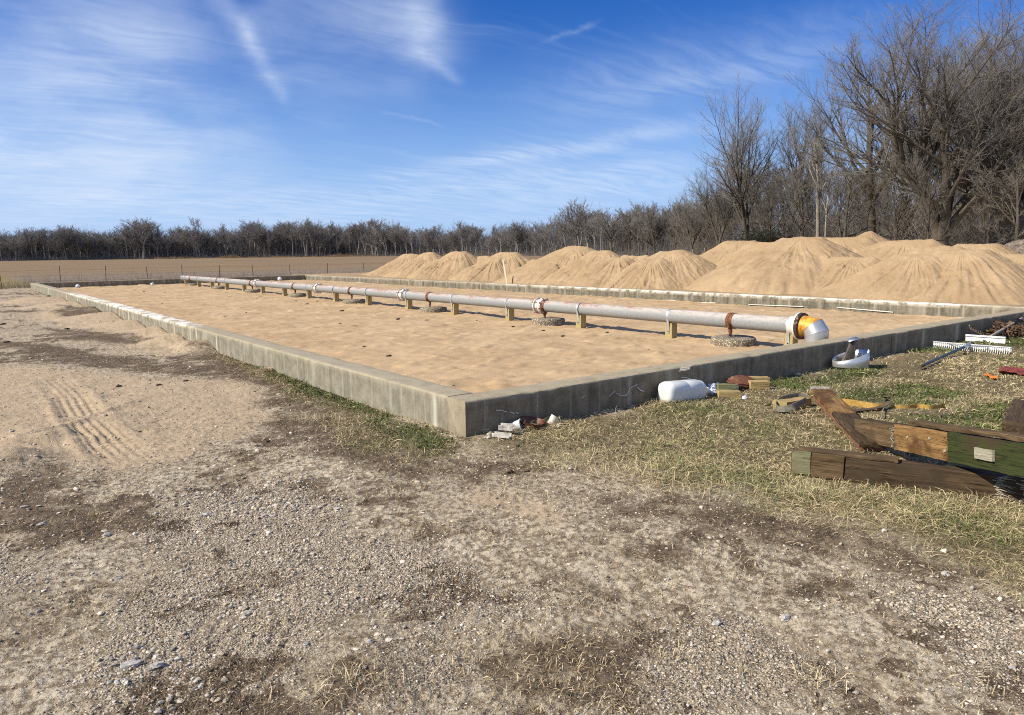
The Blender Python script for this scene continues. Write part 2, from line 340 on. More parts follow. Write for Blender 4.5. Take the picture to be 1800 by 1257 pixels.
def layers(P):
    """what covers the ground: sand, dark turf, grass, gravel, green (0..1)"""
    x, y = P[:, 0], P[:, 1]
    q = P+0.22*np.c_[fbm(x*1.1, y*1.1, 3, 5), fbm(x*1.1, y*1.1, 9, 5)]*1.6+0.10*np.c_[fbm(x*5, y*5, 13, 4), fbm(x*5, y*5, 19, 4)]
    n1 = fbm(x*0.7, y*0.7, 21, 5); n2 = fbm(x*3.0, y*3.0, 33, 4); n3 = fbm(x*9.0, y*9.0, 39, 3)
    ed = lambda poly, a=0.25: sst(poly_sd(q, poly), -a, a)
    grass = ed(W_GRASS, 0.5); clover = ed(W_CLOVER, 0.14)
    green = np.zeros(len(P)); dark = np.zeros(len(P)); sand = np.zeros(len(P)); grav = np.zeros(len(P))
    for i_, k in enumerate(W_GREEN): green = np.maximum(green, ed(k, 0.14 if i_ < 8 else 0.35)*(1.0 if i_ < 8 else 0.5)*(0.75+0.6*n3))
    for k in W_DARK: dark = np.maximum(dark, ed(k, 0.28)*(0.75+0.5*n2))
    for k in W_SAND: sand = np.maximum(sand, ed(k, 0.35))
    for k in W_GRAV: grav = np.maximum(grav, ed(k, 0.3)*(0.8+0.6*n2))
    sp = np.zeros(len(P))
    for cx, cy, r, h in SPILLS: sp = np.maximum(sp, sst(1-np.hypot(q[:, 0]-cx, (q[:, 1]-cy)*0.8)/r, 0.0, 0.4))
    sand = np.maximum(sand, sp)
    dark = np.clip(np.maximum(dark, np.maximum(sst(n1+0.6*n2+0.4*n3, 0.14, 0.30)*0.75, sst(n2+0.7*n3, 0.20, 0.36)*0.6)*(1-0.8*sand)), 0, 1)
    left = sst(-x, -0.1, 0.6)*sst(y, 1.0, 6.0)
    sand = np.clip(sand*(0.88+0.5*n2)+0.5*left*(1-0.9*dark), 0, 1)*(1-0.8*dark)
    grav = np.clip(grav+0.18+0.35*n1, 0, 1)*(1-0.85*sand)
    grass = np.clip(grass*(0.92+0.4*n1), 0, 1)
    return dict(sand=np.clip(sand, 0, 1), dark=np.clip(dark, 0, 1), grass=np.maximum(grass, clover*(0.75+0.5*n2)*(1-sp)), grav=np.clip(grav, 0, 1), green=green*(1-sp), clover=clover, spill=sp)
def hgt(x, y):
    x = np.asarray(x, float); y = np.asarray(y, float)
    r = np.hypot(x-CAM[0], y-CAM[1]); near = 1-sst(r, 20, 60)
    h = 0.05*fbm(x*0.45, y*0.45, 51, 3)+0.022*fbm(x*2.1, y*2.1, 57, 3)+0.008*fbm(x*9, y*9, 61, 3)+0.007*fbm(x*34, y*34, 67, 2)
    for cx, cy, rr, hh in MOUNDS:
        d = np.hypot(x-cx, y-cy)/rr; h = h+hh*np.exp(-d*d*1.6)
    for cx, cy, rr, hh in SPILLS:
        d = np.hypot(x-cx, (y-cy)*0.8)/rr; h = h+hh*np.clip(1-d, 0, 1)**0.8
    tx = x+2.45-0.02*np.sin(y*1.7); ty = sst(y, 1.0, 1.9)*sst(y, 6.6, 4.6)*np.clip(0.75+0.9*vn(x*2.3, y*1.7, 44), 0.15, 1.1)
    band = sst(0.2-np.abs(tx), 0.0, 0.05)*ty*np.where((y > 3.0) & (y < 3.35), 0.1, 1.0)
    h = h+band*(-0.016+0.008*np.cos(tx*2*math.pi/0.075))+0.014*ty*np.exp(-((np.abs(tx)-0.245)/0.04)**2)
    ln = (y-3.15)-(x+2.45)*1.1
    h = h+0.022*np.exp(-(ln/0.09)**2)*sst(0.9-np.abs(x+2.45), 0, 0.5)
    rut = np.abs(np.mod((x*0.84+y*0.55)*1.0+0.3*vn(x*0.3, y*0.3, 5), 100)-0)            # faint wheel grooves across the foreground
    for k in range(7):
        l0 = (x+3.25+0.05*k)*0.80-(y+3.1)*(-0.60) if False else (y+2.75)*0.62-(x+3.35)*0.78+0.07*k
        h = h-0.006*np.exp(-(l0/0.016)**2)*sst(1.0-np.hypot(x+3.1, y+2.5), 0, 0.4)
    h = h*near
    h = h+(0.006*fbm(x*55, y*55, 69, 2)+0.010*np.maximum(0, fbm(x*16, y*16, 73, 3)-0.1))*near
    inside = (x > 0.02) & (x < 42) & (y > 0.02) & (y < 39.3)
    wallz = np.minimum(np.abs(y)+np.where((x < -0.3), 9, 0), np.abs(x)+np.where((y < -0.3) | (y > 40), 9, 0))
    return np.where(inside, -0.08, h)
def build_ground():
    th = np.concatenate([np.linspace(-0.80, 0.80, 930), np.linspace(0.80, 2*math.pi-0.80, 112)[1:-1]])+YAW
    r = [0.25]
    while r[-1] < 4000:
        R = r[-1]; r.append(R*(1.10 if R < 2.0 else 1.0037 if R < 14 else 1.012 if R < 60 else 1.06))
    r = np.array(r); nt = len(th)
    X = CAM[0]+r[:, None]*np.sin(th)[None, :]; Y = CAM[1]+r[:, None]*np.cos(th)[None, :]
    P = np.c_[X.ravel(), Y.ravel()]; Z = hgt(P[:, 0], P[:, 1])
    A = {k: np.zeros(len(P)) for k in ('sand', 'dark', 'grass', 'grav', 'green')}
    rr = np.repeat(r, nt); tt = np.tile(np.arange(nt) < 930, len(r)); idx = np.where((rr < 70) & tt)[0]
    L = layers(P[idx])
    for k in A: A[k][idx] = L[k]
    A['far'] = sst(P[:, 1]+0.12*P[:, 0]+2.0*fbm(P[:, 0]*0.2, P[:, 1]*0.2, 71, 3), 40.5, 43.5)
    c = len(P); V = np.vstack([np.c_[P, Z], [[CAM[0], CAM[1], 0]]])
    for k in A: A[k] = np.append(A[k], 0)
    j = np.arange(nt); tris = np.c_[np.full(nt, c), (j+1) % nt, j]
    q = grid_quads(len(r), nt, True)
    me = mesh_np('ground', V, q[:, ::-1], tris[:, ::-1], True, A)
    o = link('ground', me, M['ground']); tag(o, 'gravel, sand and worn turf yard around the concrete bed', 'ground', kind='structure')
def ground_mat():
    m, t, b = new_mat('ground'); c = t.coord()
    n1 = t.noise(c, 1.6, 6, 0.6); n2 = t.noise(c, 22, 7, 0.68); n3 = t.noise(c, 120, 4, 0.7); n4 = t.noise(c, 6, 6, 0.62)
    vc = t.vor(c, 95); vd = t.vor(c, 95, 'Distance'); vr = t.n.new('ShaderNodeSeparateColor'); t.l.new(vc, vr.inputs[0])
    vc2 = t.vor(c, 26); vr2 = t.n.new('ShaderNodeSeparateColor'); t.l.new(vc2, vr2.inputs[0])
    jit = t.m('MULTIPLY', t.m('SUBTRACT', t.m('ADD', t.m('MULTIPLY', n2, 0.6), t.m('MULTIPLY', n4, 0.4)), 0.5), 2.2)
    def fac(name, a=0.3, bb=0.7, amt=1.0): return t.smooth(t.m('ADD', t.attr(name), t.m('MULTIPLY', jit, amt)), a, bb)
    dirt = t.mix(t.smooth(n1, 0.3, 0.7), (0.44, 0.368, 0.255), (0.60, 0.52, 0.385))
    dirt = t.mix(t.smooth(n2, 0.40, 0.60), (0.20, 0.15, 0.095), dirt)
    dirt = t.mix(t.smooth(n3, 0.52, 0.70, 0, 0.8), dirt, (0.78, 0.69, 0.52))
    gr = t.ramp(vr.outputs[0], [(0.0, (0.24, 0.19, 0.13)), (0.45, (0.48, 0.405, 0.30)), (0.8, (0.62, 0.545, 0.43)), (1.0, (0.76, 0.69, 0.57))])
    gr = t.mix(t.smooth(vd, 0.34, 0.66), gr, (0.25, 0.20, 0.14))
    grm = t.m('MULTIPLY', fac('grav', 0.35, 0.80, 1.0), t.smooth(t.m('ADD', vr.outputs[1], t.m('MULTIPLY', n4, 0.3)), 0.40, 0.55))
    col = t.mix(grm, dirt, gr)
    sand = t.mix(t.smooth(n4, 0.3, 0.7), (0.42, 0.32, 0.205), (0.53, 0.415, 0.275)); sand = t.mix(t.smooth(n3, 0.45, 0.65, 0, 0.5), sand, (0.30, 0.20, 0.125))
    sand = t.mix(t.smooth(n3, 0.58, 0.7, 0, 0.4), sand, (0.62, 0.49, 0.34))
    col = t.mix(t.m('MULTIPLY', fac('sand', 0.35, 0.85, 1.3), 0.85), col, sand)
    dk = t.mix(t.smooth(n2, 0.35, 0.65), (0.055, 0.039, 0.026), (0.145, 0.102, 0.066)); dk = t.mix(t.smooth(n3, 0.52, 0.68, 0, 0.7), dk, (0.33, 0.25, 0.165))
    col = t.mix(t.m('MULTIPLY', fac('dark', 0.42, 0.70, 1.7), 0.92), col, dk)
    gs = t.mix(t.smooth(n2, 0.35, 0.65), (0.075, 0.062, 0.030), (0.20, 0.16, 0.085)); gs = t.mix(t.smooth(n4, 0.5, 0.65, 0, 0.6), gs, (0.24, 0.18, 0.11))
    col = t.mix(t.m('MULTIPLY', fac('grass', 0.25, 0.8, 0.8), 0.9), col, gs)
    col = t.mix(t.m('MULTIPLY', fac('green', 0.3, 0.8, 0.8), 0.7), col, (0.045, 0.062, 0.018))
    # stubble field beyond the bed: long faint bands
    cw = t.map(c, (0.010, 0.05, 1), (0, 0, math.radians(28))); f1 = t.noise(cw, 1.0, 5, 0.6); f2 = t.noise(t.map(c, (0.05, 0.8, 1), (0, 0, math.radians(12))), 1.0, 5, 0.7); f3 = t.noise(c, 1.3, 5, 0.7)
    fld = t.mix(t.smooth(f1, 0.35, 0.65), (0.235, 0.165, 0.098), (0.305, 0.205, 0.105)); fld = t.mix(t.smooth(f2, 0.4, 0.62), (0.19, 0.14, 0.09), fld)
    fld = t.mix(t.smooth(f3, 0.55, 0.7, 0, 0.6), fld, (0.13, 0.095, 0.062)); fld = t.mix(t.smooth(f3, 0.42, 0.3, 0, 0.5), fld, (0.36, 0.27, 0.17))
    sepc = t.n.new('ShaderNodeSeparateXYZ'); t.l.new(c, sepc.inputs[0])
    nearf = t.smooth(t.m('ADD', sepc.outputs[1], t.m('MULTIPLY', f3, 14.0)), 62, 96, 1.0, 0.0)
    fld = t.mix(t.m('MULTIPLY', nearf, 0.85), fld, t.mix(t.smooth(f3, 0.35, 0.65), (0.145, 0.115, 0.09), (0.27, 0.22, 0.17)))
    strip = t.smooth(t.m('ADD', sepc.outputs[0], t.m('MULTIPLY', f3, 1.5)), 0.6, 2.2, 1.0, 0.0)
    fld = t.mix(strip, fld, t.mix(t.smooth(f3, 0.35, 0.65), (0.20, 0.155, 0.065), (0.30, 0.24, 0.11)))
    fld = t.mix(t.smooth(t.m('ADD', sepc.outputs[0], t.m('MULTIPLY', f3, 1.0)), -1.6, -0.6, 1.0, 0.0), fld, (0.10, 0.12, 0.04))
    col = t.mix(t.attr('far'), col, fld)
    t.l.new(col, b.inputs['Base Color']); b.inputs['Roughness'].default_value = 0.97; b.inputs['Specular IOR Level'].default_value = 0.08
    hh = t.m('ADD', t.m('MULTIPLY', n3, 0.5), t.m('ADD', t.m('MULTIPLY', n2, 0.8), t.m('MULTIPLY', t.m('MULTIPLY', vd, grm), -0.9)))
    bump(t, b, hh, 0.85, 0.022)
    return m
M['ground'] = ground_mat()
build_ground()

# sand inside the bed, and in the next beds
def sheet(name, x0, x1, ys, nx, fn, mat, label):
    xs = np.linspace(x0, x1, nx); X, Y = np.meshgrid(xs, ys); Z = fn(X.ravel(), Y.ravel())
    me = mesh_np(name, np.c_[X.ravel(), Y.ravel(), Z], grid_quads(len(ys), nx), None, True)
    o = link(name, me, mat); tag(o, label, 'sand', kind='structure'); return o
ys = [0.28]
while ys[-1] < BED_Y+0.02: ys.append(ys[-1]+min(0.10, 0.022+0.0022*ys[-1]))
POST_Y = [1.03+2.357*k for k in range(16)]; PAD_Y = [2.10+4.745*k for k in range(8)]; PIPE_X = 6.76
def bed_z(x, y):
    z = Z_SAND+0.030*fbm(x*0.5, y*0.5, 81, 3)+0.022*fbm(x*1.9+0.3*y, y*3.2, 85, 4)+0.013*fbm(x*6, y*8, 87, 3)
    lump = np.maximum(0, fbm(x*2.6, y*4.0, 91, 3)-0.10); z = z+0.07*lump+0.010*np.abs(fbm(x*3.2+y*0.6, y*5.5, 93, 3))-0.015*np.maximum(0, 0.10-np.abs(fbm(x*1.7, y*1.3+0.3*x, 97, 3)))*4
    z = z-0.012*np.maximum(0, 0.18-np.abs(fbm(x*1.2+0.4*y, y*0.9, 95, 3)))*3
    z = z+0.10*np.exp(-(np.maximum(0, x-0.28)/0.35)**2)*(0.6+0.5*vn(x, y*0.7, 3))+0.06*np.exp(-(np.maximum(0, y-0.28)/0.3)**2)
    return z
bed_sand = sheet('bed_sand', 0.26, BED_X+0.02, np.array(ys), 330, bed_z, M['sand'], 'raked tan sand inside the front concrete bed')
def bed2_z(x, y): return 0.285+0.03*fbm(x*0.8, y*0.8, 101, 4)+0.012*fbm(x*5, y*5, 103, 3)-0.03*np.exp(-((x-BED_X-0.33)/0.4)**2)
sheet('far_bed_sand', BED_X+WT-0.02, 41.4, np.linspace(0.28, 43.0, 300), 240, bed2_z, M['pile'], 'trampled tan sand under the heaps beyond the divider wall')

# ------------------------------------------------------------------ walls
def wall(name, p0, p1, out, mat, label, h=WALL_H, t=WT, ds=0.06, flake=None, joint=0.0, seed=0, caps=True):
    """low concrete wall; p0-p1 is the line of its outer face, 'out' points outward"""
    p0 = np.array(p0, float); p1 = np.array(p1, float); L = np.linalg.norm(p1-p0); d = (p1-p0)/L; o = np.array(out, float)
    s = [0.0]
    while s[-1] < L: s.append(s[-1]+ds*(1+s[-1]*0.0))
    s = np.linspace(0, L, len(s))
    prof = [(0.0, -0.2), (0, 0.02), (0, 0.1), (0, 0.19), (0, 0.26), (0, h-0.022), (-0.006, h-0.006), (-0.02, h), (-0.06, h+0.001), (-0.15, h+0.002), (-t+0.06, h+0.001), (-t+0.02, h), (-t+0.006, h-0.006), (-t, h-0.022), (-t, 0.22), (-t, 0.1), (-t, -0.1)]
    V, fl, rim, jt = [], [], [], []
    for k, (u, z) in enumerate(prof):
        edge = 1.0 if k in (5, 6, 7, 11, 12, 13) else 0.35
        nu = 0.004*fbm(s*1.1, s*0+z*5, seed+11, 4)+0.004*edge*fbm(s*7, s*0+k, seed+17, 3)
        nz = 0.006*fbm(s*0.6, s*0, seed+23, 3)*(z > 0.2)-0.035*edge*np.maximum(0, fbm(s*4, s*0+(k > 9)*7, seed+29, 3)-0.20)*(z > 0.25)
        endf = sst(np.minimum(s, L-s), 0.0, 0.6); nz = nz*endf; nu = nu*endf
        if k in (0, len(prof)-1): nu = nu*0
        P = p0[None, :]+d[None, :]*s[:, None]+o[None, :]*(u+nu)[:, None]
        V.append(np.c_[P, z+nz]); f = np.zeros(len(s))
        if flake is not None: f = flake(s)*(1.0 if k in (6, 7, 8, 9, 10, 11, 12) else 0.55 if k in (5, 13) else 0.0)
        fl.append(f); rim.append(np.full(len(s), 1.0 if 6 <= k <= 12 else (0.3 if k in (5, 13) else 0)))
        j = np.zeros(len(s))
        if joint and (k <= 5 or k >= 13): j = np.exp(-((np.mod(s+0.08*np.sin(s*9), joint)-joint/2)/0.022)**2)*sst(fbm(s*0.9, s*0+3, seed+5, 2), -0.25, 0.15)*(0.9 if k < 5 else 0.5)
        jt.append(j)
    V = np.array(V); K, n = V.shape[:2]; q = grid_quads(K, n)
    T = []
    if caps:
        for e in (0, n-1):
            ids = [k*n+e for k in range(K)]
            for k in range(1, K-1): T.append((ids[0], ids[k], ids[k+1]))
    me = mesh_np(name, V.reshape(-1, 3), q, T, True, dict(flake=np.array(fl).ravel(), rim=np.array(rim).ravel(), joint=np.array(jt).ravel()))
    bmw = bmesh.new(); bmw.from_mesh(me); bmesh.ops.recalc_face_normals(bmw, faces=bmw.faces); bmw.to_mesh(me); bmw.free()
    try: me.set_sharp_from_angle(angle=math.radians(50))
    except Exception: pass
    ob = link(name, me, mat); tag(ob, label, 'wall'); return ob
FX = 41.35
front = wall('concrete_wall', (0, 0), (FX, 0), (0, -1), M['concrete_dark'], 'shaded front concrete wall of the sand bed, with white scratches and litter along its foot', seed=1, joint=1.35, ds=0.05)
wall('concrete_wall', (0, WT), (0, BED_Y), (-1, 0), M['concrete'], 'sunlit low concrete wall of the bed running away to the left corner', seed=2, joint=0.56, ds=0.05,
     flake=lambda s: sst(s, 8.0, 9.5)*sst(s, 27, 23)*0.95)
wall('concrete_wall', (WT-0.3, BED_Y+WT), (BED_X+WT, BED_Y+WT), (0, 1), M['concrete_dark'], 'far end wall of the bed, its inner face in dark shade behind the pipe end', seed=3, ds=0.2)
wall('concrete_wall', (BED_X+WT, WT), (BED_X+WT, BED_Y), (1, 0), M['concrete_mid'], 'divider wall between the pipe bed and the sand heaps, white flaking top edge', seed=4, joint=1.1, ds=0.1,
     flake=lambda s: np.clip(1.0*sst(s, 0.4, 2.0)*sst(s, 22, 10)+0.15, 0, 1))
wall('concrete_wall', (FX, WT), (FX, BED_Y), (1, 0), M['concrete'], 'scrap of pale wall seen in the gap between the sand heaps', seed=5, ds=0.3)

# ------------------------------------------------------------------ heaps of sand
def heap(name, cx, cy, H, seed, flat=0.5, fdir=0.0, slope=0.60, label='', mat=None, z0=0.2, ex=1.0, rough=1.0, cat='sand pile', name_=None, sharp=0.12):
    rng = np.random.RandomState(seed); R = (H-z0)/slope+flat
    na, nr = (340, 100) if rough == 1.0 and cat == 'sand pile' else (160, 70)
    a = np.linspace(0, 2*math.pi, na, endpoint=False); rr = np.linspace(0, 1, nr)**0.9*(R*1.25)
    A, Rr = np.meshgrid(a, rr)
    lx, ly = Rr*np.cos(A), Rr*np.sin(A)
    wx, wy = lx+cx, ly+cy
    c, s = math.cos(fdir), math.sin(fdir); u = lx*c+ly*s; v = -lx*s+ly*c
    u = np.sign(u)*np.maximum(0, np.abs(u)-flat*ex); d = np.hypot(u, v)
    d = d*(1+0.16*fbm(np.cos(A)*1.6+seed, np.sin(A)*1.6, seed, 3))+0.24*fbm(wx*0.6, wy*0.6, seed+2, 4)*rough
    soft = np.sqrt(d*d+sharp*sharp)-sharp*0.6
    sl_ = slope*(1+0.08*fbm(wx*0.4, wy*0.4, seed+4, 2))
    z = H-soft*sl_
    t = (H-z)/max(0.1, H-z0)
    rill = fbm(A*9+0.9*fbm(wx*0.8, wy*0.8, seed+6, 2), Rr*0.35, seed+8, 4)                          # streaks running down the slope
    z = z+0.085*rill*sst(t, 0.05, 0.35)*rough+0.05*fbm(wx*2.2, wy*2.2, seed+9, 4)*rough+0.013*fbm(wx*9, wy*9, seed+10, 2)*rough
    z = z+0.030*fbm(A*42+2.2*fbm(wx*1.1, wy*1.1, seed+31, 3), Rr*1.1, seed+33, 3)*sst(t, 0.03, 0.25)*rough+0.020*fbm(wx*5, wy*5, seed+35, 3)*rough-0.05*np.maximum(0, 0.07-np.abs(fbm(wx*0.7, wy*0.7, seed+37, 3)))*8*sst(t, 0.05, 0.3)*rough
    foot = z0-0.03
    z = np.where(z < foot+0.25, foot-0.1+(z-foot+0.1)*1.0, z); z = np.maximum(z, foot-0.25)
    if cx < 29: z = np.minimum(z, np.minimum(0.26+0.62*(wx-BED_X-WT-0.02), 0.30+0.85*(wy-0.34)))       # the sand leans against the walls, not over them
    ch = fbm(A*3.2+0.8*fbm(wx*0.7, wy*0.7, seed+16, 2), Rr*0.5, seed+18, 4)+0.55*fbm(A*30+1.5*fbm(wx, wy, seed+15, 2), Rr*0.8, seed+19, 3)
    slump = np.maximum(0, fbm(wx*0.55+0.2*Rr, wy*0.55, seed+21, 4)); z = z-0.26*np.floor(slump*5)/5*sst(t, 0.1, 0.4)*rough
    me = mesh_np(name_ or name, np.c_[lx.ravel(), ly.ravel(), z.ravel()], grid_quads(nr, na, True), None, True, dict(chute=(ch*sst(t, 0.02, 0.2)).ravel()))
    o = link(name_ or name, me, mat or M['pile']); o.location = (cx, cy, 0); tag(o, label, cat, 'sand heaps beyond the divider wall' if cat == 'sand pile' else None); return o
PI2 = math.pi/2
def pk(px, py, X): p = on_x(px, py, X); return p
HEAPS = [ # peak pixel, X of its ridge, half flat top, label
 (722, 447, 19.6, 0.75, 'low sand pile at the far left end of the row by the open field'),
 (755, 444.5, 18.4, 0.45, 'flat-topped sand pile overlapping the leftmost one'),
 (806, 442.5, 18.3, 0.65, 'sand pile left of the pale stake, third from the field'),
 (850, 451, 18.8, 0.5, 'low shoulder of sand between two taller piles, left of the stake'),
 (892, 444, 18.4, 0.75, 'flat-topped sand pile behind the pale upright stake'),
 (948, 457, 18.2, 0.4, 'low sand pile leaning on the taller one, right of the stake'),
 (1012, 433.5, 18.7, 0.7, 'tall flat-topped sand pile right of the stake with a pale streaked side'),
 (1057, 440.5, 18.2, 0.45, 'sand pile merging with the right side of the tall flat-topped one'),
 (1117, 448.5, 18.3, 0.6, 'low rounded sand pile in the middle of the row'),
 (1180, 440.5, 18.2, 0.5, 'steep sand pile left of the gap where a shed shows'),
 (1300, 423.5, 22.6, 0.6, 'sand pile set back right of the gap where a shed shows'),
 (1350, 426.5, 19.6, 0.6, 'sloping left shoulder of the largest sand pile'),
 (1407, 418, 18.9, 0.65, 'largest sand pile in the row with smooth pale chutes down its face'),
 (1652, 434, 18.4, 0.5, 'low sand pile at right with gullied sides'),
 (1718, 428.5, 18.8, 0.42, 'rounded sand pile in front of the rubble heap'),
 (1800, 447.5, 18.4, 0.9, 'low spread of sand below the rubble heap at the right'),
 (780, 455, 17.6, 0.5, 'low spread of sand between the second and third piles'),
 (868, 456, 17.4, 0.4, 'low spread of sand at the left foot of the pile behind the stake'),
 (1085, 452.5, 17.6, 0.5, 'low saddle of sand right of the tall flat-topped pile'),
 (1148, 455, 17.2, 0.4, 'low saddle of sand left of the steep pile by the gap'),
 (1500, 452, 18.0, 0.6, 'right shoulder of the largest sand pile, sloping to the dip'),
 (1612, 448, 17.4, 0.5, 'low slope of sand right of the dip with the scrap of wall'),
 (1690, 441, 17.6, 0.5, 'sand joining the two low piles at the right'),
 (1478, 417.5, 31.0, 1.3, 'long sand pile of the back row behind the largest one'),
 (1527, 407.5, 32.0, 0.05, 'pointed sand pile of the back row, the highest peak'),
 (1592, 422.5, 30.0, 1.1, 'flat sand pile of the back row with a broken edge')]
for k, (px, py, X, fl, lab) in enumerate(HEAPS):
    p = pk(px, py, X)
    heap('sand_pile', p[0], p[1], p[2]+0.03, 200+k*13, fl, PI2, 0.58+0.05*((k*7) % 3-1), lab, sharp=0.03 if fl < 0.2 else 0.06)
p = dep(1815, 421, 60)
rb = heap('rubble_pile', p[0], p[1], p[2], 977, 1.5, 0.6, 0.42, 'grey heap of broken concrete and soil at the right edge behind the sand', simple_mat('rubble', (0.19, 0.155, 0.12), 0.95, 0, 0.5, 3.0, 0.6), 0.0, 1.0, 5.0, 'rubble heap')
# ------------------------------------------------------------------ shape helpers
def tube_rings(rings):
    """rings: list of (n,3) arrays -> verts, quads"""
    n = len(rings[0]); V = np.concatenate(rings); return V, grid_quads(len(rings), n, True)
def circle(c, u, v, r, n=24):
    a = np.linspace(0, 2*math.pi, n, endpoint=False); c, u, v = map(lambda k: np.array(k, float), (c, u, v))
    return c+r*(np.cos(a)[:, None]*u+np.sin(a)[:, None]*v)
def lathe_y(prof, n=28, cap=True, c=(0, 0)):
    """prof: list of (y, r); axis along +Y through (c.x, c.z)"""
    rings = [circle((c[0], y, c[1]), (1, 0, 0), (0, 0, 1), r, n) for y, r in prof]
    return close_caps(*tube_rings(rings), n, len(rings), cap)
def lathe_z(prof, n=24, cap=True, c=(0, 0)):
    rings = [circle((c[0], c[1], z), (1, 0, 0), (0, 1, 0), r, n) for z, r in prof]
    return close_caps(*tube_rings(rings), n, len(rings), cap)
def close_caps(V, Q, n, k, cap):
    T = []
    if cap:
        for base, flip in ((0, False), ((k-1)*n, True)):
            m = len(V); V = np.vstack([V, V[base:base+n].mean(0)])
            for i in range(n):
                a, b_ = base+i, base+(i+1) % n
                T.append((m, b_, a) if flip else (m, a, b_))
    return V, Q, T
def merge(*parts):
    V, Q, T, o = [], [], [], 0
    for v, q, t in parts:
        V.append(np.asarray(v)); o_ = o
        if len(q): Q.append(np.asarray(q)+o_)
        if len(t): T.append(np.asarray(t)+o_)
        o += len(v)
    return np.vstack(V), (np.vstack(Q) if Q else None), (np.vstack(T) if T else None)
def solid(name, parts, mat, parent=None, smooth=True, angle=40):
    V, Q, T = merge(*parts); me = mesh_np(name, V, Q, T, smooth)
    b = bmesh.new(); b.from_mesh(me); bmesh.ops.recalc_face_normals(b, faces=b.faces); b.to_mesh(me); b.free()
    if smooth:
        try: me.set_sharp_from_angle(angle=math.radians(angle))
        except Exception: pass
    return link(name, me, mat, parent)
def boxp(lo, hi):
    x0, y0, z0 = lo; x1, y1, z1 = hi
    V = np.array([(x0, y0, z0), (x1, y0, z0), (x1, y1, z0), (x0, y1, z0), (x0, y0, z1), (x1, y0, z1), (x1, y1, z1), (x0, y1, z1)], float)
    Q = np.array([(0, 3, 2, 1), (4, 5, 6, 7), (0, 1, 5, 4), (1, 2, 6, 5), (2, 3, 7, 6), (3, 0, 4, 7)]); return V, Q, []
def rodp(path, r, n=10, cap=True, r2=None):
    P = np.array(path, float); k = len(P); T = np.gradient(P, axis=0); T /= np.linalg.norm(T, axis=1)[:, None]
    ref = np.array([0, 0, 1.0]) if abs(T[0][2]) < 0.9 else np.array([1.0, 0, 0]); rings = []
    for i in range(k):
        u = np.cross(ref, T[i]); u /= np.linalg.norm(u); v = np.cross(T[i], u)
        rr = r if r2 is None else r+(r2-r)*i/(k-1)
        rings.append(circle(P[i], u, v, rr, n))
    return close_caps(*tube_rings(rings), n, k, cap)
def stripp(path, width_vec, thick_n, t):
    """a flat band along a path: width_vec one per point or constant, thick_n the direction of its thickness"""
    P = np.array(path, float); k = len(P); Wv = np.broadcast_to(np.array(width_vec, float), P.shape); Tn = np.broadcast_to(np.array(thick_n, float), P.shape)
    rings = np.stack([P-Wv/2-Tn*t/2, P+Wv/2-Tn*t/2, P+Wv/2+Tn*t/2, P-Wv/2+Tn*t/2], 1)
    V = rings.reshape(-1, 3); Q = list(map(tuple, grid_quads(k, 4, True))); Q.append((0, 3, 2, 1)); e = (k-1)*4; Q.append((e, e+1, e+2, e+3)); return V, np.array(Q), []
def rough_box(name, lo, hi, mat, parent=None, seed=0, amt=0.004, n=(24, 5, 5), bev=0.004):
    """box with worn faces and slightly rounded edges"""
    bm = bmesh.new(); bmesh.ops.create_cube(bm, size=1.0)
    c = [(a+b)/2 for a, b in zip(lo, hi)]; d = [b-a for a, b in zip(lo, hi)]
    bmesh.ops.scale(bm, vec=d, verts=bm.verts); bmesh.ops.translate(bm, vec=c, verts=bm.verts)
    for ax in range(3):
        es = [e for e in bm.edges if abs((e.verts[0].co-e.verts[1].co).normalized()[ax]) > 0.9]
        if n[ax] > 1: bmesh.ops.subdivide_edges(bm, edges=es, cuts=n[ax]-1, use_grid_fill=True)
    P = np.array([v.co for v in bm.verts]); lo_, hi_ = np.array(lo), np.array(hi)
    at = (np.abs(P-lo_) < 1e-5).astype(int)+(np.abs(P-hi_) < 1e-5)
    edge = at.sum(1) >= 2; corner = at.sum(1) >= 3
    for i, v in enumerate(bm.verts):
        p = P[i]; k = amt*(2.2 if edge[i] else 1.0); s = seed*3.1
        v.co += Vector((k*0.7*float(vn(p[1]*30+s, p[2]*30, 5)), k*float(vn(p[0]*11+s, p[2]*25, 7)), k*float(vn(p[0]*11+s, p[1]*25+9, 9))))
        if edge[i]:
            inw = (Vector(c)-v.co); m = Vector([inw[j]*at[i][j] for j in range(3)])
            if m.length > 0: v.co += m.normalized()*bev*(0.5+1.6*max(0, float(vn(p[0]*14+s, p[1]*14+p[2]*9, 11))))
    me = bm_mesh(bm, name, False); return link(name, me, mat, parent)

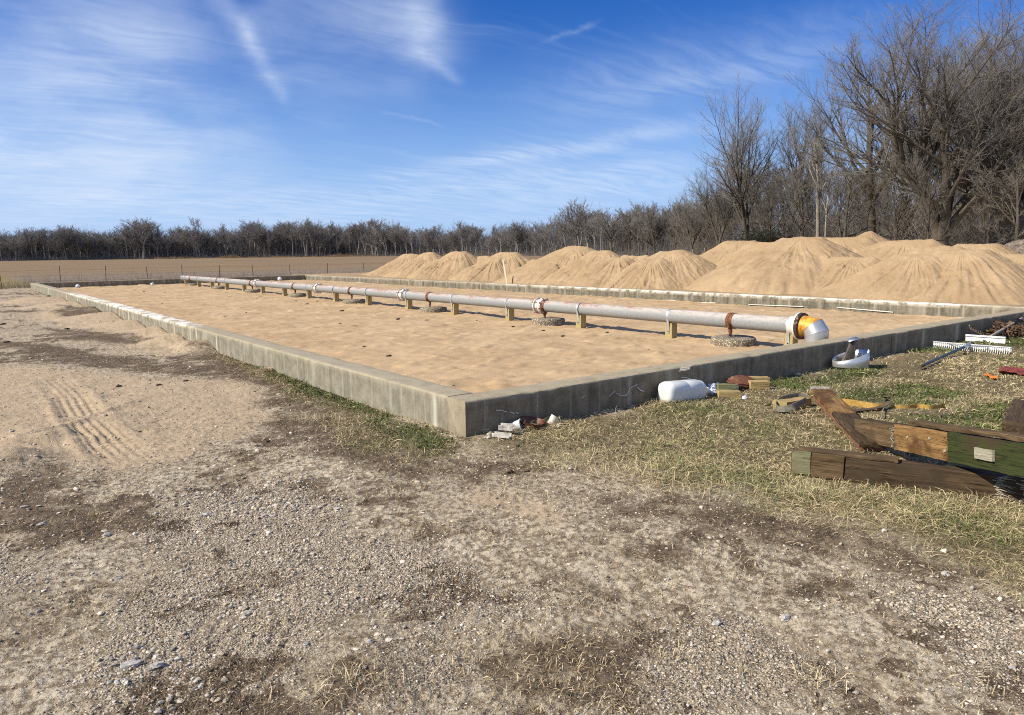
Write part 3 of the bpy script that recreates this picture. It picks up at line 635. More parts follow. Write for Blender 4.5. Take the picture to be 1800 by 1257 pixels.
# ------------------------------------------------------------------ the pipe on its posts
def paint_pipe_mat():
    m, t, b = new_mat('weathered_pipe_paint'); c = t.coord()
    s = t.n.new('ShaderNodeSeparateXYZ'); t.l.new(c, s.inputs[0])
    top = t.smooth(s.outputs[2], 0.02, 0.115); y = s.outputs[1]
    n1 = t.noise(c, 1.1, 5, 0.6); n2 = t.noise(c, 26, 6, 0.7); n3 = t.noise(t.map(c, (18, 4, 18)), 1.0, 6, 0.7)
    col = t.mix(t.smooth(n2, 0.3, 0.7), (0.215, 0.225, 0.225), (0.30, 0.30, 0.29))
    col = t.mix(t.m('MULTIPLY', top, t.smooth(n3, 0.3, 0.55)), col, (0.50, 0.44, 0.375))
    worn = t.m('ADD', t.smooth(n1, 0.35, 0.65, -0.04, 0.08), t.smooth(y, 2.0, 5.0, -0.10, 0.05))
    rust = t.smooth(t.m('ADD', t.m('ADD', t.m('MULTIPLY', n3, 0.7), t.m('MULTIPLY', n2, 0.3)), t.m('ADD', worn, t.m('MULTIPLY', top, 0.13))), 0.66, 0.78)
    rust = t.m('MULTIPLY', rust, t.smooth(s.outputs[2], 0.0, 0.075))
    col = t.mix(t.m('MULTIPLY', rust, 0.9), col, t.mix(n2, (0.24, 0.105, 0.06), (0.40, 0.24, 0.165)))
    t.l.new(col, b.inputs['Base Color']); b.inputs['Roughness'].default_value = 0.55; b.inputs['Specular IOR Level'].default_value = 0.3
    bump(t, b, t.m('SUBTRACT', n2, rust), 0.2, 0.003); return m
def rust_mat(name, a, bcol, rough=0.85):
    m, t, b = new_mat(name); c = rnd_coord(t); n = t.noise(c, 30, 7, 0.7); n2 = t.noise(c, 8, 5, 0.6)
    col = t.mix(t.smooth(n, 0.3, 0.7), a, bcol); col = t.mix(t.smooth(n2, 0.55, 0.7, 0, 0.7), col, (0.42, 0.34, 0.28))
    t.l.new(col, b.inputs['Base Color']); b.inputs['Roughness'].default_value = rough; bump(t, b, n, 0.5, 0.004); return m
M['pipe'] = paint_pipe_mat(); M['rust'] = rust_mat('rust', (0.10, 0.035, 0.02), (0.27, 0.115, 0.065)); M['rust_dark'] = rust_mat('dark_rust', (0.025, 0.014, 0.012), (0.10, 0.045, 0.03))
M['pale_flaked'] = rust_mat('flaked_white_paint', (0.55, 0.51, 0.45), (0.72, 0.69, 0.63), 0.6)
M['galv'] = simple_mat('galvanised_steel', (0.50, 0.53, 0.55), 0.42, 0.55, 0.12, 9, 0.06, 0.5)
M['galv_sheet'] = simple_mat('galvanised_sheet', (0.62, 0.63, 0.62), 0.33, 0.75, 0.10, 5, 0.05, 0.5)
def wood_mat(name, a, bcol, stain=None, scale=(1.6, 40, 40), rough=0.8, axis=0, bmp=0.5, paint=None):
    m, t, b = new_mat(name); c = rnd_coord(t, 9.0)
    sc = list(scale)
    if axis == 2: sc = [scale[1], scale[2], scale[0]]
    g = t.noise(t.map(c, tuple(sc)), 1.0, 7, 0.66, 0.6); g2 = t.noise(t.map(c, tuple(x*3.5 for x in sc)), 1.0, 5, 0.7); n = t.noise(c, 3.2, 5, 0.6)
    col = t.ramp(g, [(0.30, a), (0.5, tuple((x+y)/2 for x, y in zip(a, bcol))), (0.68, bcol)])
    col = t.mix(t.smooth(g2, 0.53, 0.63, 0, 0.85), col, tuple(x*0.25 for x in a)); col = t.mix(t.smooth(g2, 0.40, 0.30, 0, 0.5), col, tuple(min(1, x*1.6) for x in bcol))
    if stain is not None: col = t.mix(t.smooth(n, 0.46, 0.62), col, stain)
    if paint is not None: col = t.mix(t.smooth(t.noise(c, 14, 6, 0.75), 0.57, 0.63), col, paint)
    t.l.new(col, b.inputs['Base Color']); b.inputs['Roughness'].default_value = rough; b.inputs['Specular IOR Level'].default_value = 0.2
    bump(t, b, t.m('ADD', g, t.m('MULTIPLY', g2, 0.7)), bmp, 0.006); return m
M['post'] = wood_mat('treated_pine', (0.30, 0.215, 0.085), (0.50, 0.385, 0.185), (0.36, 0.30, 0.14), axis=2)
def speckle_mat():
    m, t, b = new_mat('exposed_aggregate'); c = rnd_coord(t)
    v = t.vor(c, 46); sp = t.n.new('ShaderNodeSeparateColor'); t.l.new(v, sp.inputs[0]); vd = t.vor(c, 46, 'Distance')
    col = t.ramp(sp.outputs[0], [(0.0, (0.15, 0.125, 0.085)), (0.5, (0.36, 0.31, 0.215)), (1.0, (0.60, 0.54, 0.40))])
    col = t.mix(t.smooth(vd, 0.35, 0.6), col, (0.14, 0.115, 0.08)); t.l.new(col, b.inputs['Base Color']); b.inputs['Roughness'].default_value = 0.95
    bump(t, b, vd, -0.9, 0.012); return m
M['aggregate'] = speckle_mat()

PR, PZ = 0.123, 0.437
ORD = ['first', 'second', 'third', 'fourth', 'fifth', 'sixth', 'seventh', 'eighth', 'ninth', 'tenth', 'eleventh', 'twelfth', 'thirteenth', 'fourteenth', 'fifteenth', 'sixteenth']
pipe = empty('water_pipe', (PIPE_X, 0, PZ)); tag(pipe, 'long rusty white pipe on wooden posts ending in a yellow and silver elbow', 'pipe')
COUP = [7.02, 13.05, 19.05, 25.25]
ends = [1.06]+COUP+[37.05]
for a, b_ in zip(ends[:-1], ends[1:]):
    yy = np.linspace(a+0.004, b_-0.004, max(3, int((b_-a)/0.5)))
    solid('pipe_section', [lathe_y([(y, PR) for y in yy], 32, True)], M['pipe'], pipe)
def bolts_ring(y, R, n, L, r=0.009, ph=0.0):
    out = []
    for k in range(n):
        a = 2*math.pi*k/n+ph; cx, cz = R*math.cos(a), R*math.sin(a)
        V, Q, T = lathe_y([(y-L/2, r), (y+L/2, r)], 6, True, (cx, cz)); out.append((V, Q, T))
        V, Q, T = lathe_y([(y-L/2+0.018, r*2.0), (y-L/2+0.034, r*2.0)], 6, True, (cx, cz)); out.append((V, Q, T))
        V, Q, T = lathe_y([(y+L/2-0.034, r*2.0), (y+L/2-0.018, r*2.0)], 6, True, (cx, cz)); out.append((V, Q, T))
    return out
for y in COUP:
    cp = solid('coupling', [lathe_y([(y-0.13, PR+0.003), (y-0.128, PR+0.03), (y-0.085, PR+0.055), (y-0.065, PR+0.055), (y-0.062, PR+0.018), (y, PR+0.028), (y+0.062, PR+0.018), (y+0.065, PR+0.055), (y+0.085, PR+0.055), (y+0.128, PR+0.03), (y+0.13, PR+0.003)], 32, False)], M['pale_flaked'], pipe)
    for k in range(8): solid('bolt', bolts_ring(y, PR+0.042, 1, 0.29, 0.008, 0.3+k*math.pi/4), M['rust'], cp)
for k, y in enumerate(PAD_Y):
    yn = y+0.02
    sd = solid('saddle_clamp', [lathe_y([(yn-0.065, PR+0.001), (yn-0.062, PR+0.008), (yn-0.035, PR+0.010), (yn-0.03, PR+0.003), (yn-0.005, PR+0.003), (yn, PR+0.012), (yn+0.05, PR+0.012), (yn+0.055, PR+0.001)], 28, False),
                 boxp((-PR-0.05, yn-0.05, -0.055), (-PR+0.01, yn-0.02, -0.03)), boxp((-PR-0.05, yn-0.05, -0.10), (-PR+0.02, yn-0.02, -0.078)), rodp([(-PR-0.035, yn-0.035, -0.13), (-PR-0.035, yn-0.035, -0.005)], 0.008, 6)], M['rust'], pipe)
    nz = solid('nozzle', [lathe_z([(-PR-0.095, 0.026), (-PR-0.085, 0.030), (-PR-0.06, 0.030), (-PR-0.055, 0.036), (-PR-0.035, 0.036), (-PR-0.03, 0.030), (-PR+0.0, 0.034), (-PR+0.02, 0.055)], 16, True, (0, yn+0.035))], M['rust'], sd)
    solid('nozzle_tip', [lathe_z([(-PR-0.135, 0.020), (-PR-0.128, 0.026), (-PR-0.108, 0.026), (-PR-0.098, 0.018)], 6, True, (0, yn+0.035))], M['rust_dark'], nz)
solid('end_ring', [lathe_y([(36.98, PR+0.002), (36.99, PR+0.03), (37.08, PR+0.03), (37.09, PR-0.01)], 28, True)], M['galv'], pipe)
solid('end_collar', [lathe_y([(0.93, PR+0.015), (0.94, PR+0.022), (1.05, PR+0.022), (1.055, PR+0.001)], 32, False)], M['pale_flaked'], pipe)
fl = solid('end_flange', [lathe_y([(0.900, PR+0.075), (0.902, PR+0.085), (0.93, PR+0.085), (0.935, PR+0.02)], 36, True)], M['pale_flaked'], pipe)
solid('flange_face', [lathe_y([(0.845, PR+0.06), (0.853, PR+0.078), (0.897, PR+0.080)], 36, False)], M['rust_dark'], fl)
# three-piece sheet elbow: yellow gore, silver gore, silver leg down into the sand
def gore(c, ang, r, n=40):
    """ring whose normal is turned by ang from -Y towards -Z"""
    d = np.array([0, -math.cos(ang), -math.sin(ang)]); u = np.array([1.0, 0, 0]); v = np.cross(d, u); return circle(c, u, v, r, n)
ER = 0.165
def mring(c, ang, bend):                       # mitre ring, stretched in the bend plane
    d = np.array([0, -math.cos(ang), -math.sin(ang)]); v = np.cross(d, (1.0, 0, 0)); return circle(c, (1, 0, 0), v/math.cos(bend), ER, 40)
r0 = gore((0, 0.862, 0.0), 0.0, ER); r1 = mring((0, 0.700, 0.006), math.radians(47), math.radians(12)); r2 = mring((0, 0.636, -0.092), math.radians(69), math.radians(24)); r3 = gore((0, 0.628, -0.44), math.radians(90), ER*1.05)
def yellow_mat():
    m, t, b = new_mat('yellow_sealant'); c = t.coord(); n = t.noise(c, 9, 6, 0.65); n2 = t.noise(c, 22, 6, 0.7)
    col = t.mix(t.smooth(n, 0.35, 0.65), (0.42, 0.17, 0.03), (0.70, 0.42, 0.06)); col = t.mix(t.smooth(n2, 0.60, 0.64), col, (0.05, 0.025, 0.015))
    t.l.new(col, b.inputs['Base Color']); b.inputs['Roughness'].default_value = 0.45; bump(t, b, n2, 0.4, 0.006); return m
M['yellow_foam'] = yellow_mat()
el = solid('elbow', [close_caps(*tube_rings([r1*0.35+r0*0.65, r1, r2]), 40, 3, False)], M['galv_sheet'], pipe, True, 25)
solid('elbow_leg', [close_caps(*tube_rings([r2, r2*0.5+r3*0.5, r3]), 40, 3, False)], M['galv_sheet'], el, True, 25)
yr = [0.06, 0.3, 0.6, 0.985]
rg = []
for k_, f in enumerate(yr):
    base = r0*(1-f)+r1*f; cc = base.mean(0); a = np.linspace(0, 2*math.pi, 40, endpoint=False)
    rg.append(cc+(base-cc)*(1.022+0.012*fbm(np.cos(a)*3+k_, np.sin(a)*3+f*5, 7, 3)[:, None]))
solid('yellow_sealant', [close_caps(*tube_rings(rg), 40, 4, False)], M['yellow_foam'], el, True, 60)
solid('seam_band', [close_caps(*tube_rings([r2*1.0+(r2-r2.mean(0))*0.012+np.array([0, 0, 0.008]), r2+(r2-r2.mean(0))*0.03, r2+(r2-r2.mean(0))*0.012-np.array([0, 0, 0.010])]), 40, 3, False)], M['galv_sheet'], el)

PW = 0.15
def make_post():
    root = empty('wooden_post', (0, 0, 0))
    tm = rough_box('timber', (-PW/2, -PW/2, -0.30), (PW/2, PW/2, 0.272), M['post'], root, 3, 0.003, (4, 4, 10), 0.003)
    path, wv, nn = [], [], []
    path.append((-PW/2-0.006, 0, 0.09)); nn.append((1, 0, 0)); path.append((-PW/2-0.008, 0, 0.20)); nn.append((1, 0, 0)); path.append((-PW/2-0.02, 0, 0.275)); nn.append((1, 0, 0.1))
    z0 = PZ-Z_SAND
    for a in np.linspace(math.radians(185), math.radians(-5), 15): path.append((math.cos(a)*(PR+0.006), 0, z0+math.sin(a)*(PR+0.006))); nn.append((math.cos(a), 0, math.sin(a)))
    path += [(PW/2+0.02, 0, 0.275), (PW/2+0.008, 0, 0.20), (PW/2+0.006, 0, 0.09)]; nn += [(-1, 0, 0.1), (-1, 0, 0), (-1, 0, 0)]
    stp = solid('strap', [stripp(path, (0, 0.045, 0), nn, 0.004)], M['galv'], root)
    for sx in (-1, 1): solid('bolt', [rodp([(sx*(PW/2+0.02), 0, 0.125), (sx*(PW/2-0.01), 0, 0.125)], 0.011, 6)], M['rust_dark'], stp)
    return root
def copy_tree(o, parent=None):
    c = o.copy(); COL.objects.link(c)
    if parent is not None: c.parent = parent
    for ch in list(o.children): copy_tree(ch, c)
    return c
post0 = make_post(); rng = random.Random(5)
def nth(k, n): return ORD[k] if k < n/2 else (ORD[n-1-k]+' from the far end' if k < n-1 else 'farthest')
for k, y in enumerate(POST_Y):
    o = post0 if k == 0 else copy_tree(post0)
    o.location = (PIPE_X-0.005+rng.uniform(-0.012, 0.012), y+rng.uniform(-0.05, 0.05), Z_SAND); o.rotation_euler = (0, 0, rng.uniform(-0.05, 0.05))
    lab = ('wooden post nearest the yellow elbow, carrying the pipe' if k == 0 else 'last wooden post at the far end of the pipe' if k == 15 else
           f'{ORD[k]} wooden post from the yellow elbow, carrying the pipe' if k < 9 else f'{ORD[15-k]} wooden post counted from the far end of the pipe')
    tag(o, lab, 'post', 'wooden posts carrying the pipe')
PADR = 0.36
def make_pad(seed):
    a = np.linspace(0, 2*math.pi, 64, endpoint=False); rings = []
    for r, z in ((0.02, 0.118), (0.15, 0.119), (0.27, 0.118), (0.335, 0.112), (0.355, 0.10), (0.365, 0.06), (0.362, 0.02), (0.355, -0.06)):
        n = 1+0.025*fbm(np.cos(a)*2+seed, np.sin(a)*2+z*3, 5+seed, 3)+(0.02*fbm(np.cos(a)*14+seed, np.sin(a)*14+z*60, 8, 3) if r > 0.3 else 0)
        rings.append(np.c_[np.cos(a)*r*n, np.sin(a)*r*n, z+0.006*fbm(np.cos(a)*r*20, np.sin(a)*r*20, 9+seed, 3)])
    return close_caps(*tube_rings(rings), 64, len(rings), True)
pads = []
for k, y in enumerate(PAD_Y):
    o = empty('concrete_pad', (PIPE_X+0.07+rng.uniform(-0.04, 0.04), y+rng.uniform(-0.04, 0.04), Z_SAND+0.01+rng.uniform(-0.01, 0.015)), (rng.uniform(-0.03, 0.03), rng.uniform(-0.03, 0.03), rng.uniform(0, 6)))
    pads.append(o)
    lab = 'round rough concrete pad below the nozzle nearest the elbow' if k == 0 else 'farthest round concrete pad by the end of the pipe' if k == 7 else f'{ORD[k]} round concrete pad from the yellow elbow, below a nozzle'
    tag(o, lab, 'concrete pad', 'round concrete pads below the nozzles')
    # each pad is one mesh: carry it on the top-level object itself
for k, o in enumerate(pads):
    me = mesh_np('concrete_pad', *merge(make_pad(k))); p = link('concrete_pad', me, M['aggregate']); p.location = o.location; p.rotation_euler = o.rotation_euler
    tag(p, o['label'], o['category'], o['group']); bpy.data.objects.remove(o)
# ------------------------------------------------------------------ bare winter trees
def unit(v): return v/np.maximum(1e-9, np.linalg.norm(v, axis=-1, keepdims=True))
def perp(d, ang):
    ref = np.where(np.abs(d[:, 2:3]) < 0.9, np.array([[0, 0, 1.0]]), np.array([[1.0, 0, 0]]))
    u = unit(np.cross(d, ref)); v = np.cross(d, u); return u*np.cos(ang)[:, None]+v*np.sin(ang)[:, None]
def polylines(rng, S, Dn, L, K, wob, up):
    """grow N branches of K steps"""
    n = len(S); P = np.zeros((n, K+1, 3)); P[:, 0] = S; d = Dn.copy()
    for k in range(K):
        d = unit(d+rng.normal(0, wob, (n, 3))+np.array([0, 0, up]))
        P[:, k+1] = P[:, k]+d*(L/K)[:, None]
    return P
def tubes(P, R, sides):
    n, K1, _ = P.shape; d = unit(P[:, -1]-P[:, 0]); u = perp(d, np.zeros(n)); v = np.cross(d, u)
    a = np.arange(sides)*2*math.pi/sides
    off = np.cos(a)[None, None, :, None]*u[:, None, None, :]+np.sin(a)[None, None, :, None]*v[:, None, None, :]
    V = P[:, :, None, :]+off*R[:, :, None, None]
    base = (np.arange(n)*K1*sides)[:, None, None, None]; k = (np.arange(K1-1)*sides)[None, :, None, None]; s = np.arange(sides)[None, None, :, None]
    s1 = (s+1) % sides
    q = np.concatenate([base+k+s, base+k+s1, base+k+sides+s1, base+k+sides+s], -1).reshape(-1, 4)
    return V.reshape(-1, 3), q
def spawn(rng, P, R, m, t0, t1, ang, ang_j, ratio, rr, taper_t=0.45):
    n, K1, _ = P.shape; L = np.linalg.norm(np.diff(P, axis=1), axis=2).sum(1)
    t = t0+(t1-t0)*((np.arange(m)[None, :]+rng.uniform(0, 1, (n, m)))/m)
    f = t*(K1-1); i = np.clip(f.astype(int), 0, K1-2); fr = (f-i)[..., None]; ii = np.arange(n)[:, None]
    S = P[ii, i]*(1-fr)+P[ii, i+1]*fr; T = unit(P[ii, i+1]-P[ii, i]); r0 = R[ii, i]*(1-fr[..., 0])+R[ii, i+1]*fr[..., 0]
    az = rng.uniform(0, 2*math.pi, (n, 1))+np.arange(m)[None, :]*2.39996+rng.normal(0, 0.5, (n, m))
    S = S.reshape(-1, 3); T = T.reshape(-1, 3); az = az.ravel(); th = np.clip(rng.normal(ang, ang_j, len(az)), 0.12, 1.5)
    Dn = T*np.cos(th)[:, None]+perp(T, az)*np.sin(th)[:, None]
    Ln = (L[:, None]*ratio*(1-taper_t*t)*rng.uniform(0.7, 1.2, t.shape)).ravel()
    return S, unit(Dn), Ln, (r0.ravel()*rr)
def make_tree(seed, H=22, r0=0.35, tf=0.55, first=0.4, limbs=9, limb_ang=0.5, limb_ratio=0.75, up=0.08, counts=(8, 7, 6), wob=0.09, twig=0.008, lean=0.04, forks=1, spread=0.18, l2=0.55, l3=0.5, l4=0.55):
    """a decurrent bare tree: trunk, rising limbs, branches, fine twigs; scaled so that its top is at H"""
    rng = np.random.RandomState(seed); tv, cv = [], []
    n = forks; S = np.zeros((n, 3)); S[:, :2] = rng.normal(0, 0.22*(n > 1), (n, 2)); az = rng.uniform(0, 6.28)+np.arange(n)*6.283/n+rng.normal(0, 0.3, n)
    tilt = 0.0 if n == 1 else spread
    Dn = unit(np.c_[np.cos(az)*tilt+rng.normal(0, lean, n), np.sin(az)*tilt+rng.normal(0, lean, n), np.ones(n)]); L = H*tf*rng.uniform(0.85, 1.1, n)
    P = polylines(rng, S, Dn, L, 9, 0.05, 0.0); tt = np.linspace(0, 1, 10)[None, :]
    if n > 1: P[:, :, :2] *= (np.clip((np.linspace(0, 1, 10)-0.13)/0.5, 0.06, 1.0)**0.8)[None, :, None]
    R = r0*(1-0.62*tt)*np.ones((n, 1))/(1 if n == 1 else 1.2); R[:, 0] *= 1.35
    tv.append(tubes(P, R, 9))
    def lvl(P, R, m, t0, t1, ang, aj, ratio, rr, K, wb, up_, rmin, sides, dst, tp=0.45):
        S, Dn, L, r = spawn(rng, P, R, m, t0, t1, ang, aj, ratio, rr, tp); P2 = polylines(rng, S, Dn, L, K, wb, up_)
        r = np.maximum(r, rmin*1.4); R2 = r[:, None]*(1-0.80*np.linspace(0, 1, K+1)[None, :]); R2 = np.maximum(R2, rmin*0.7)
        dst.append(tubes(P2, R2, sides)); return P2, R2
    P1, R1 = lvl(P, R, limbs, first, 1.0, limb_ang, 0.14, limb_ratio, 0.62, 7, wob*0.8, up, 0.03, 6, tv, 0.30)
    P2, R2 = lvl(P1, R1, counts[0], 0.25, 1.0, 0.60, 0.2, l2, 0.55, 5, wob, up*1.1, twig*2.0, 4, tv, 0.22)
    P3, R3 = lvl(P2, R2, counts[1], 0.12, 1.0, 0.55, 0.2, l3, 0.5, 3, wob*1.2, up*1.2, twig*1.25, 3, cv)
    if len(counts) > 2 and counts[2]: P4, R4 = lvl(P3, R3, counts[2], 0.1, 1.0, 0.5, 0.2, l4, 0.7, 2, wob*1.4, up*1.2, twig*0.7, 3, cv)
    def join(l):
        V, Q, o = [], [], 0
        for v, q in l: V.append(v); Q.append(q+o); o += len(v)
        return np.vstack(V), np.vstack(Q)
    t, c = join(tv), join(cv); k = H/np.percentile(c[0][:, 2], 99.3); return (t[0]*k, t[1]), (c[0]*k, c[1])
def bark(name, a, bcol, rough=0.9, pale=None):
    m, t, b = new_mat(name); c = rnd_coord(t); n = t.noise(t.map(c, (6, 6, 1.2)), 1.0, 6, 0.7); n2 = t.noise(c, 0.5, 4, 0.6)
    oi = t.n.new('ShaderNodeObjectInfo')
    col = t.mix(t.smooth(n, 0.3, 0.7), a, bcol)
    col = t.mix(t.smooth(n2, 0.45, 0.65, 0, 0.6), col, pale or tuple(x*1.25 for x in bcol))
    col = t.mix(t.m('MULTIPLY', oi.outputs['Random'], 0.35), col, tuple(x*0.5 for x in a))
    t.l.new(col, b.inputs['Base Color']); b.inputs['Roughness'].default_value = rough; b.inputs['Specular IOR Level'].default_value = 0.1; return m
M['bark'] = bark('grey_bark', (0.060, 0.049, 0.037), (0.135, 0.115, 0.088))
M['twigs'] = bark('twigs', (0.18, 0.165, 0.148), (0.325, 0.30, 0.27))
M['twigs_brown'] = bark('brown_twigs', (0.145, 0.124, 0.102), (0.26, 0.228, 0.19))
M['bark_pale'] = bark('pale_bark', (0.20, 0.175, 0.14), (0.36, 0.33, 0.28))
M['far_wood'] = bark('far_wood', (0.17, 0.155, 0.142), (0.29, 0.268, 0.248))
def pt_mesh(name, VQ): return mesh_np(name, VQ[0], VQ[1], None, True)
def tree_set(spec):
    t, c = make_tree(**spec); return pt_mesh('trunk', t), pt_mesh('crown', c), spec['H']
NEAR = [tree_set(dict(seed=11, H=24, r0=0.50, tf=0.62, first=0.34, limbs=10, limb_ang=0.50, limb_ratio=0.64, up=0.055, counts=(11, 9, 6), forks=6, spread=0.40, l2=0.55, l3=0.52, twig=0.0062)),       # broad vase-shaped
        tree_set(dict(seed=12, H=24, r0=0.36, tf=0.62, first=0.38, limbs=13, limb_ang=0.46, limb_ratio=0.60, up=0.09, counts=(10, 9, 7), twig=0.006)),
        tree_set(dict(seed=13, H=20, r0=0.30, tf=0.50, first=0.30, limbs=11, limb_ang=0.55, limb_ratio=0.80, up=0.08, counts=(10, 8, 6), twig=0.006, forks=2)),
        tree_set(dict(seed=14, H=22, r0=0.28, tf=0.70, first=0.50, limbs=9, limb_ang=0.65, limb_ratio=0.48, up=0.03, counts=(9, 8, 6), twig=0.0062, wob=0.2, lean=0.10)),
        tree_set(dict(seed=15, H=17, r0=0.20, tf=0.50, first=0.2, limbs=12, limb_ang=0.75, limb_ratio=0.70, up=0.05, counts=(8, 7, 6), twig=0.006, wob=0.15))]
FARV = [tree_set(dict(seed=31+k, H=20, r0=0.32+0.05*(k % 3), tf=(0.6, 0.68, 0.52, 0.70, 0.62, 0.58)[k], first=(0.5, 0.55, 0.45, 0.6, 0.5, 0.42)[k], limbs=(11, 9, 12, 8, 8, 12)[k], limb_ang=(0.55, 0.45, 0.62, 0.66, 0.5, 0.6)[k],
        limb_ratio=(0.62, 0.5, 0.78, 0.45, 0.58, 0.66)[k], up=(0.08, 0.10, 0.06, 0.03, 0.09, 0.06)[k], counts=(8, 7, 5), twig=0.020, wob=(0.09, 0.09, 0.11, 0.18, 0.12, 0.14)[k], forks=(1, 1, 1, 1, 2, 2)[k])) for k in range(6)]
def place_tree(var, loc, H, rz, label, group=None, cat='tree', mt=None, mc=None, sx=1.0, lean=(0, 0)):
    tm, cm, h0 = var; s = H/h0
    root = empty('bare_tree', loc, (lean[0], lean[1], rz)); root.scale = (s*sx, s*sx, s); tag(root, label, cat, group)
    for nm, me, mat in (('trunk', tm, mt or M['bark']), ('crown', cm, mc or M['twigs'])):
        o = bpy.data.objects.new(nm, me); COL.objects.link(o); o.parent = root
        if not me.materials: me.materials.append(None)
        o.material_slots[0].link = 'OBJECT'; o.material_slots[0].material = mat
    return root
def at_px(px, D, z=-0.1): p = dep(px, 440, D); return (p[0], p[1], z)
def height_for(px, py, D): return float(dep(px, py, D)[2])
TREES = [ # px of trunk, py of top, distance, variant, width, label, bark
 (1652, 20, 76, 0, 1.32, 'huge spreading bare tree with many rising trunks, tallest at the right', None, None, (0, 0)),
 (1772, 30, 82, 0, 1.1, 'second huge bare tree, crown running off the right edge of the picture', None, None, (0, 0)),
 (1528, 62, 92, 1, 1.35, 'tall bare tree with an upright crown just left of the huge spreading one', None, None, (0, 0)),
 (1312, 160, 112, 2, 1.0, 'upright grey bare tree with a fine rounded crown against blue sky', None, None, (0, 0)),
 (1438, 178, 96, 3, 1.0, 'bare tree with a pale leaning trunk left of the tall upright one', 'bark_pale', None, (-0.05, -0.13)),
 (1449, 250, 97, 3, 0.7, 'slim pale-barked tree standing tight beside the leaning pale trunk', 'bark_pale', None, (0, 0.02)),
 (1262, 285, 118, 2, 1.05, 'low broad bare tree at the left end of the big wood, leaning over the sand', None, None, (0, 0)),
 (1380, 172, 108, 1, 1.2, 'bare tree with dense upright twigs between the rounded crown and the pale trunk', None, None, (0, 0)),
 (1590, 120, 98, 2, 0.9, 'bare tree seen through the left limbs of the huge spreading one', None, 'twigs_brown', (0, 0)),
 (1700, 170, 100, 1, 0.9, 'dark straight-trunked tree behind the huge spreading one', None, 'twigs_brown', (0, 0)),
 (1790, 250, 70, 4, 1.0, 'brown-twigged tree at the right edge above the rubble heap', None, 'twigs_brown', (0, 0)),
 (1735, 300, 74, 4, 0.9, 'thin brown understorey tree right of the huge trunks', None, 'twigs_brown', (0, 0)),
 (1480, 260, 90, 4, 0.9, 'brown understorey tree between the pale trunk and the tall upright tree', None, 'twigs_brown', (0, 0)),
 (1350, 300, 104, 4, 1.0, 'low twiggy tree under the rounded crown, behind the sand', None, 'twigs_brown', (0, 0)),
 (1570, 290, 84, 4, 0.9, 'low brown twiggy tree above the pointed sand pile', None, 'twigs_brown', (0, 0)),
 (1410, 290, 100, 4, 1.1, 'low grey twiggy tree above the largest sand pile', None, None, (0, 0)),
 (1215, 330, 126, 2, 1.0, 'bare tree above the gap with the shed', None, None, (0, 0)),
 (1630, 280, 72, 4, 0.7, 'small brown tree at the foot of the huge spreading one', None, 'twigs_brown', (0, 0)),
 (1770, 150, 95, 2, 1.0, 'twin-stemmed bare tree behind the second huge one', None, 'twigs_brown', (0, 0))]
rng = random.Random(77)
for k, (px, py, Dd, v, wd, lab, mt, mc, ln) in enumerate(TREES):
    H = height_for(px, py, Dd)*1.0
    place_tree(NEAR[v], at_px(px, Dd), H, rng.uniform(0, 6.28), lab, None, 'tree', M[mt] if mt else None, M[mc] if mc else None, wd, ln)
# the edge of the wood: distance along the picture, from the far field to the near right
EX = np.array([-120, 0, 300, 600, 720, 850, 960, 1040, 1120, 1200, 1300, 1420, 1560, 1700, 1900]); ED = np.array([470, 480, 485, 470, 430, 350, 285, 240, 200, 160, 128, 112, 104, 100, 96])
TX = np.array([-120, 0, 60, 140, 200, 250, 290, 345, 365, 420, 500, 540, 600, 655, 690, 740, 810, 850, 905, 960, 1000, 1030, 1080, 1110, 1150, 1190, 1230, 1300, 1400, 1550, 1900])
TY = np.array([404, 404, 399, 393, 401, 381, 403, 386, 398, 389, 390, 382, 394, 384, 386, 397, 386, 398, 387, 392, 355, 346, 366, 362, 356, 348, 330, 300, 290, 250, 200])
def far_tree(px, back, frac, label, v, group, big=False):
    Dd = float(np.interp(px, EX, ED))+back; top = float(np.interp(px, TX, TY)); H = max(5, height_for(px, top, Dd))*frac
    lg = rng.random() < 0.3
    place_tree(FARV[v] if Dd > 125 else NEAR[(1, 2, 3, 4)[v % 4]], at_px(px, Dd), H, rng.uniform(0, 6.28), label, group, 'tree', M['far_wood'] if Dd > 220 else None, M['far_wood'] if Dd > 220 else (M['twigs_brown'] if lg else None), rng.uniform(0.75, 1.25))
MARK = [(252, 0.99, 2, 'tall round-crowned bare tree standing out above the left part of the far wood'), (345, 1.06, 3, 'thin tree with a small tuft crown rising above the far wood'), (115, 1.0, 0, 'dark round-crowned tree in the far wood near the left end'),
        (540, 1.0, 1, 'tall bare tree in the far wood above the far end of the pipe'), (660, 1.0, 3, 'left one of two open-crowned trees above the leftmost sand pile'), (696, 1.0, 4, 'right one of two open-crowned trees above the leftmost sand pile'),
        (812, 1.0, 1, 'bushy-topped tree directly above the third sand pile'), (880, 1.0, 2, 'wide crooked bare tree above the stake'), (910, 1.0, 5, 'rounded bare tree just right of the crooked one above the stake'),
        (1020, 1.0, 0, 'large rounded bare tree above the tall flat-topped sand pile'), (1075, 0.98, 2, 'broad bare tree right of the large rounded one'), (1150, 0.98, 4, 'feathery bare tree above the steep sand pile'), (1185, 1.0, 1, 'tall bare tree beside the gap where the wood steps up')]
for px, fr, v, lab in MARK: far_tree(px, -3, fr, lab, v, None)
n = 0
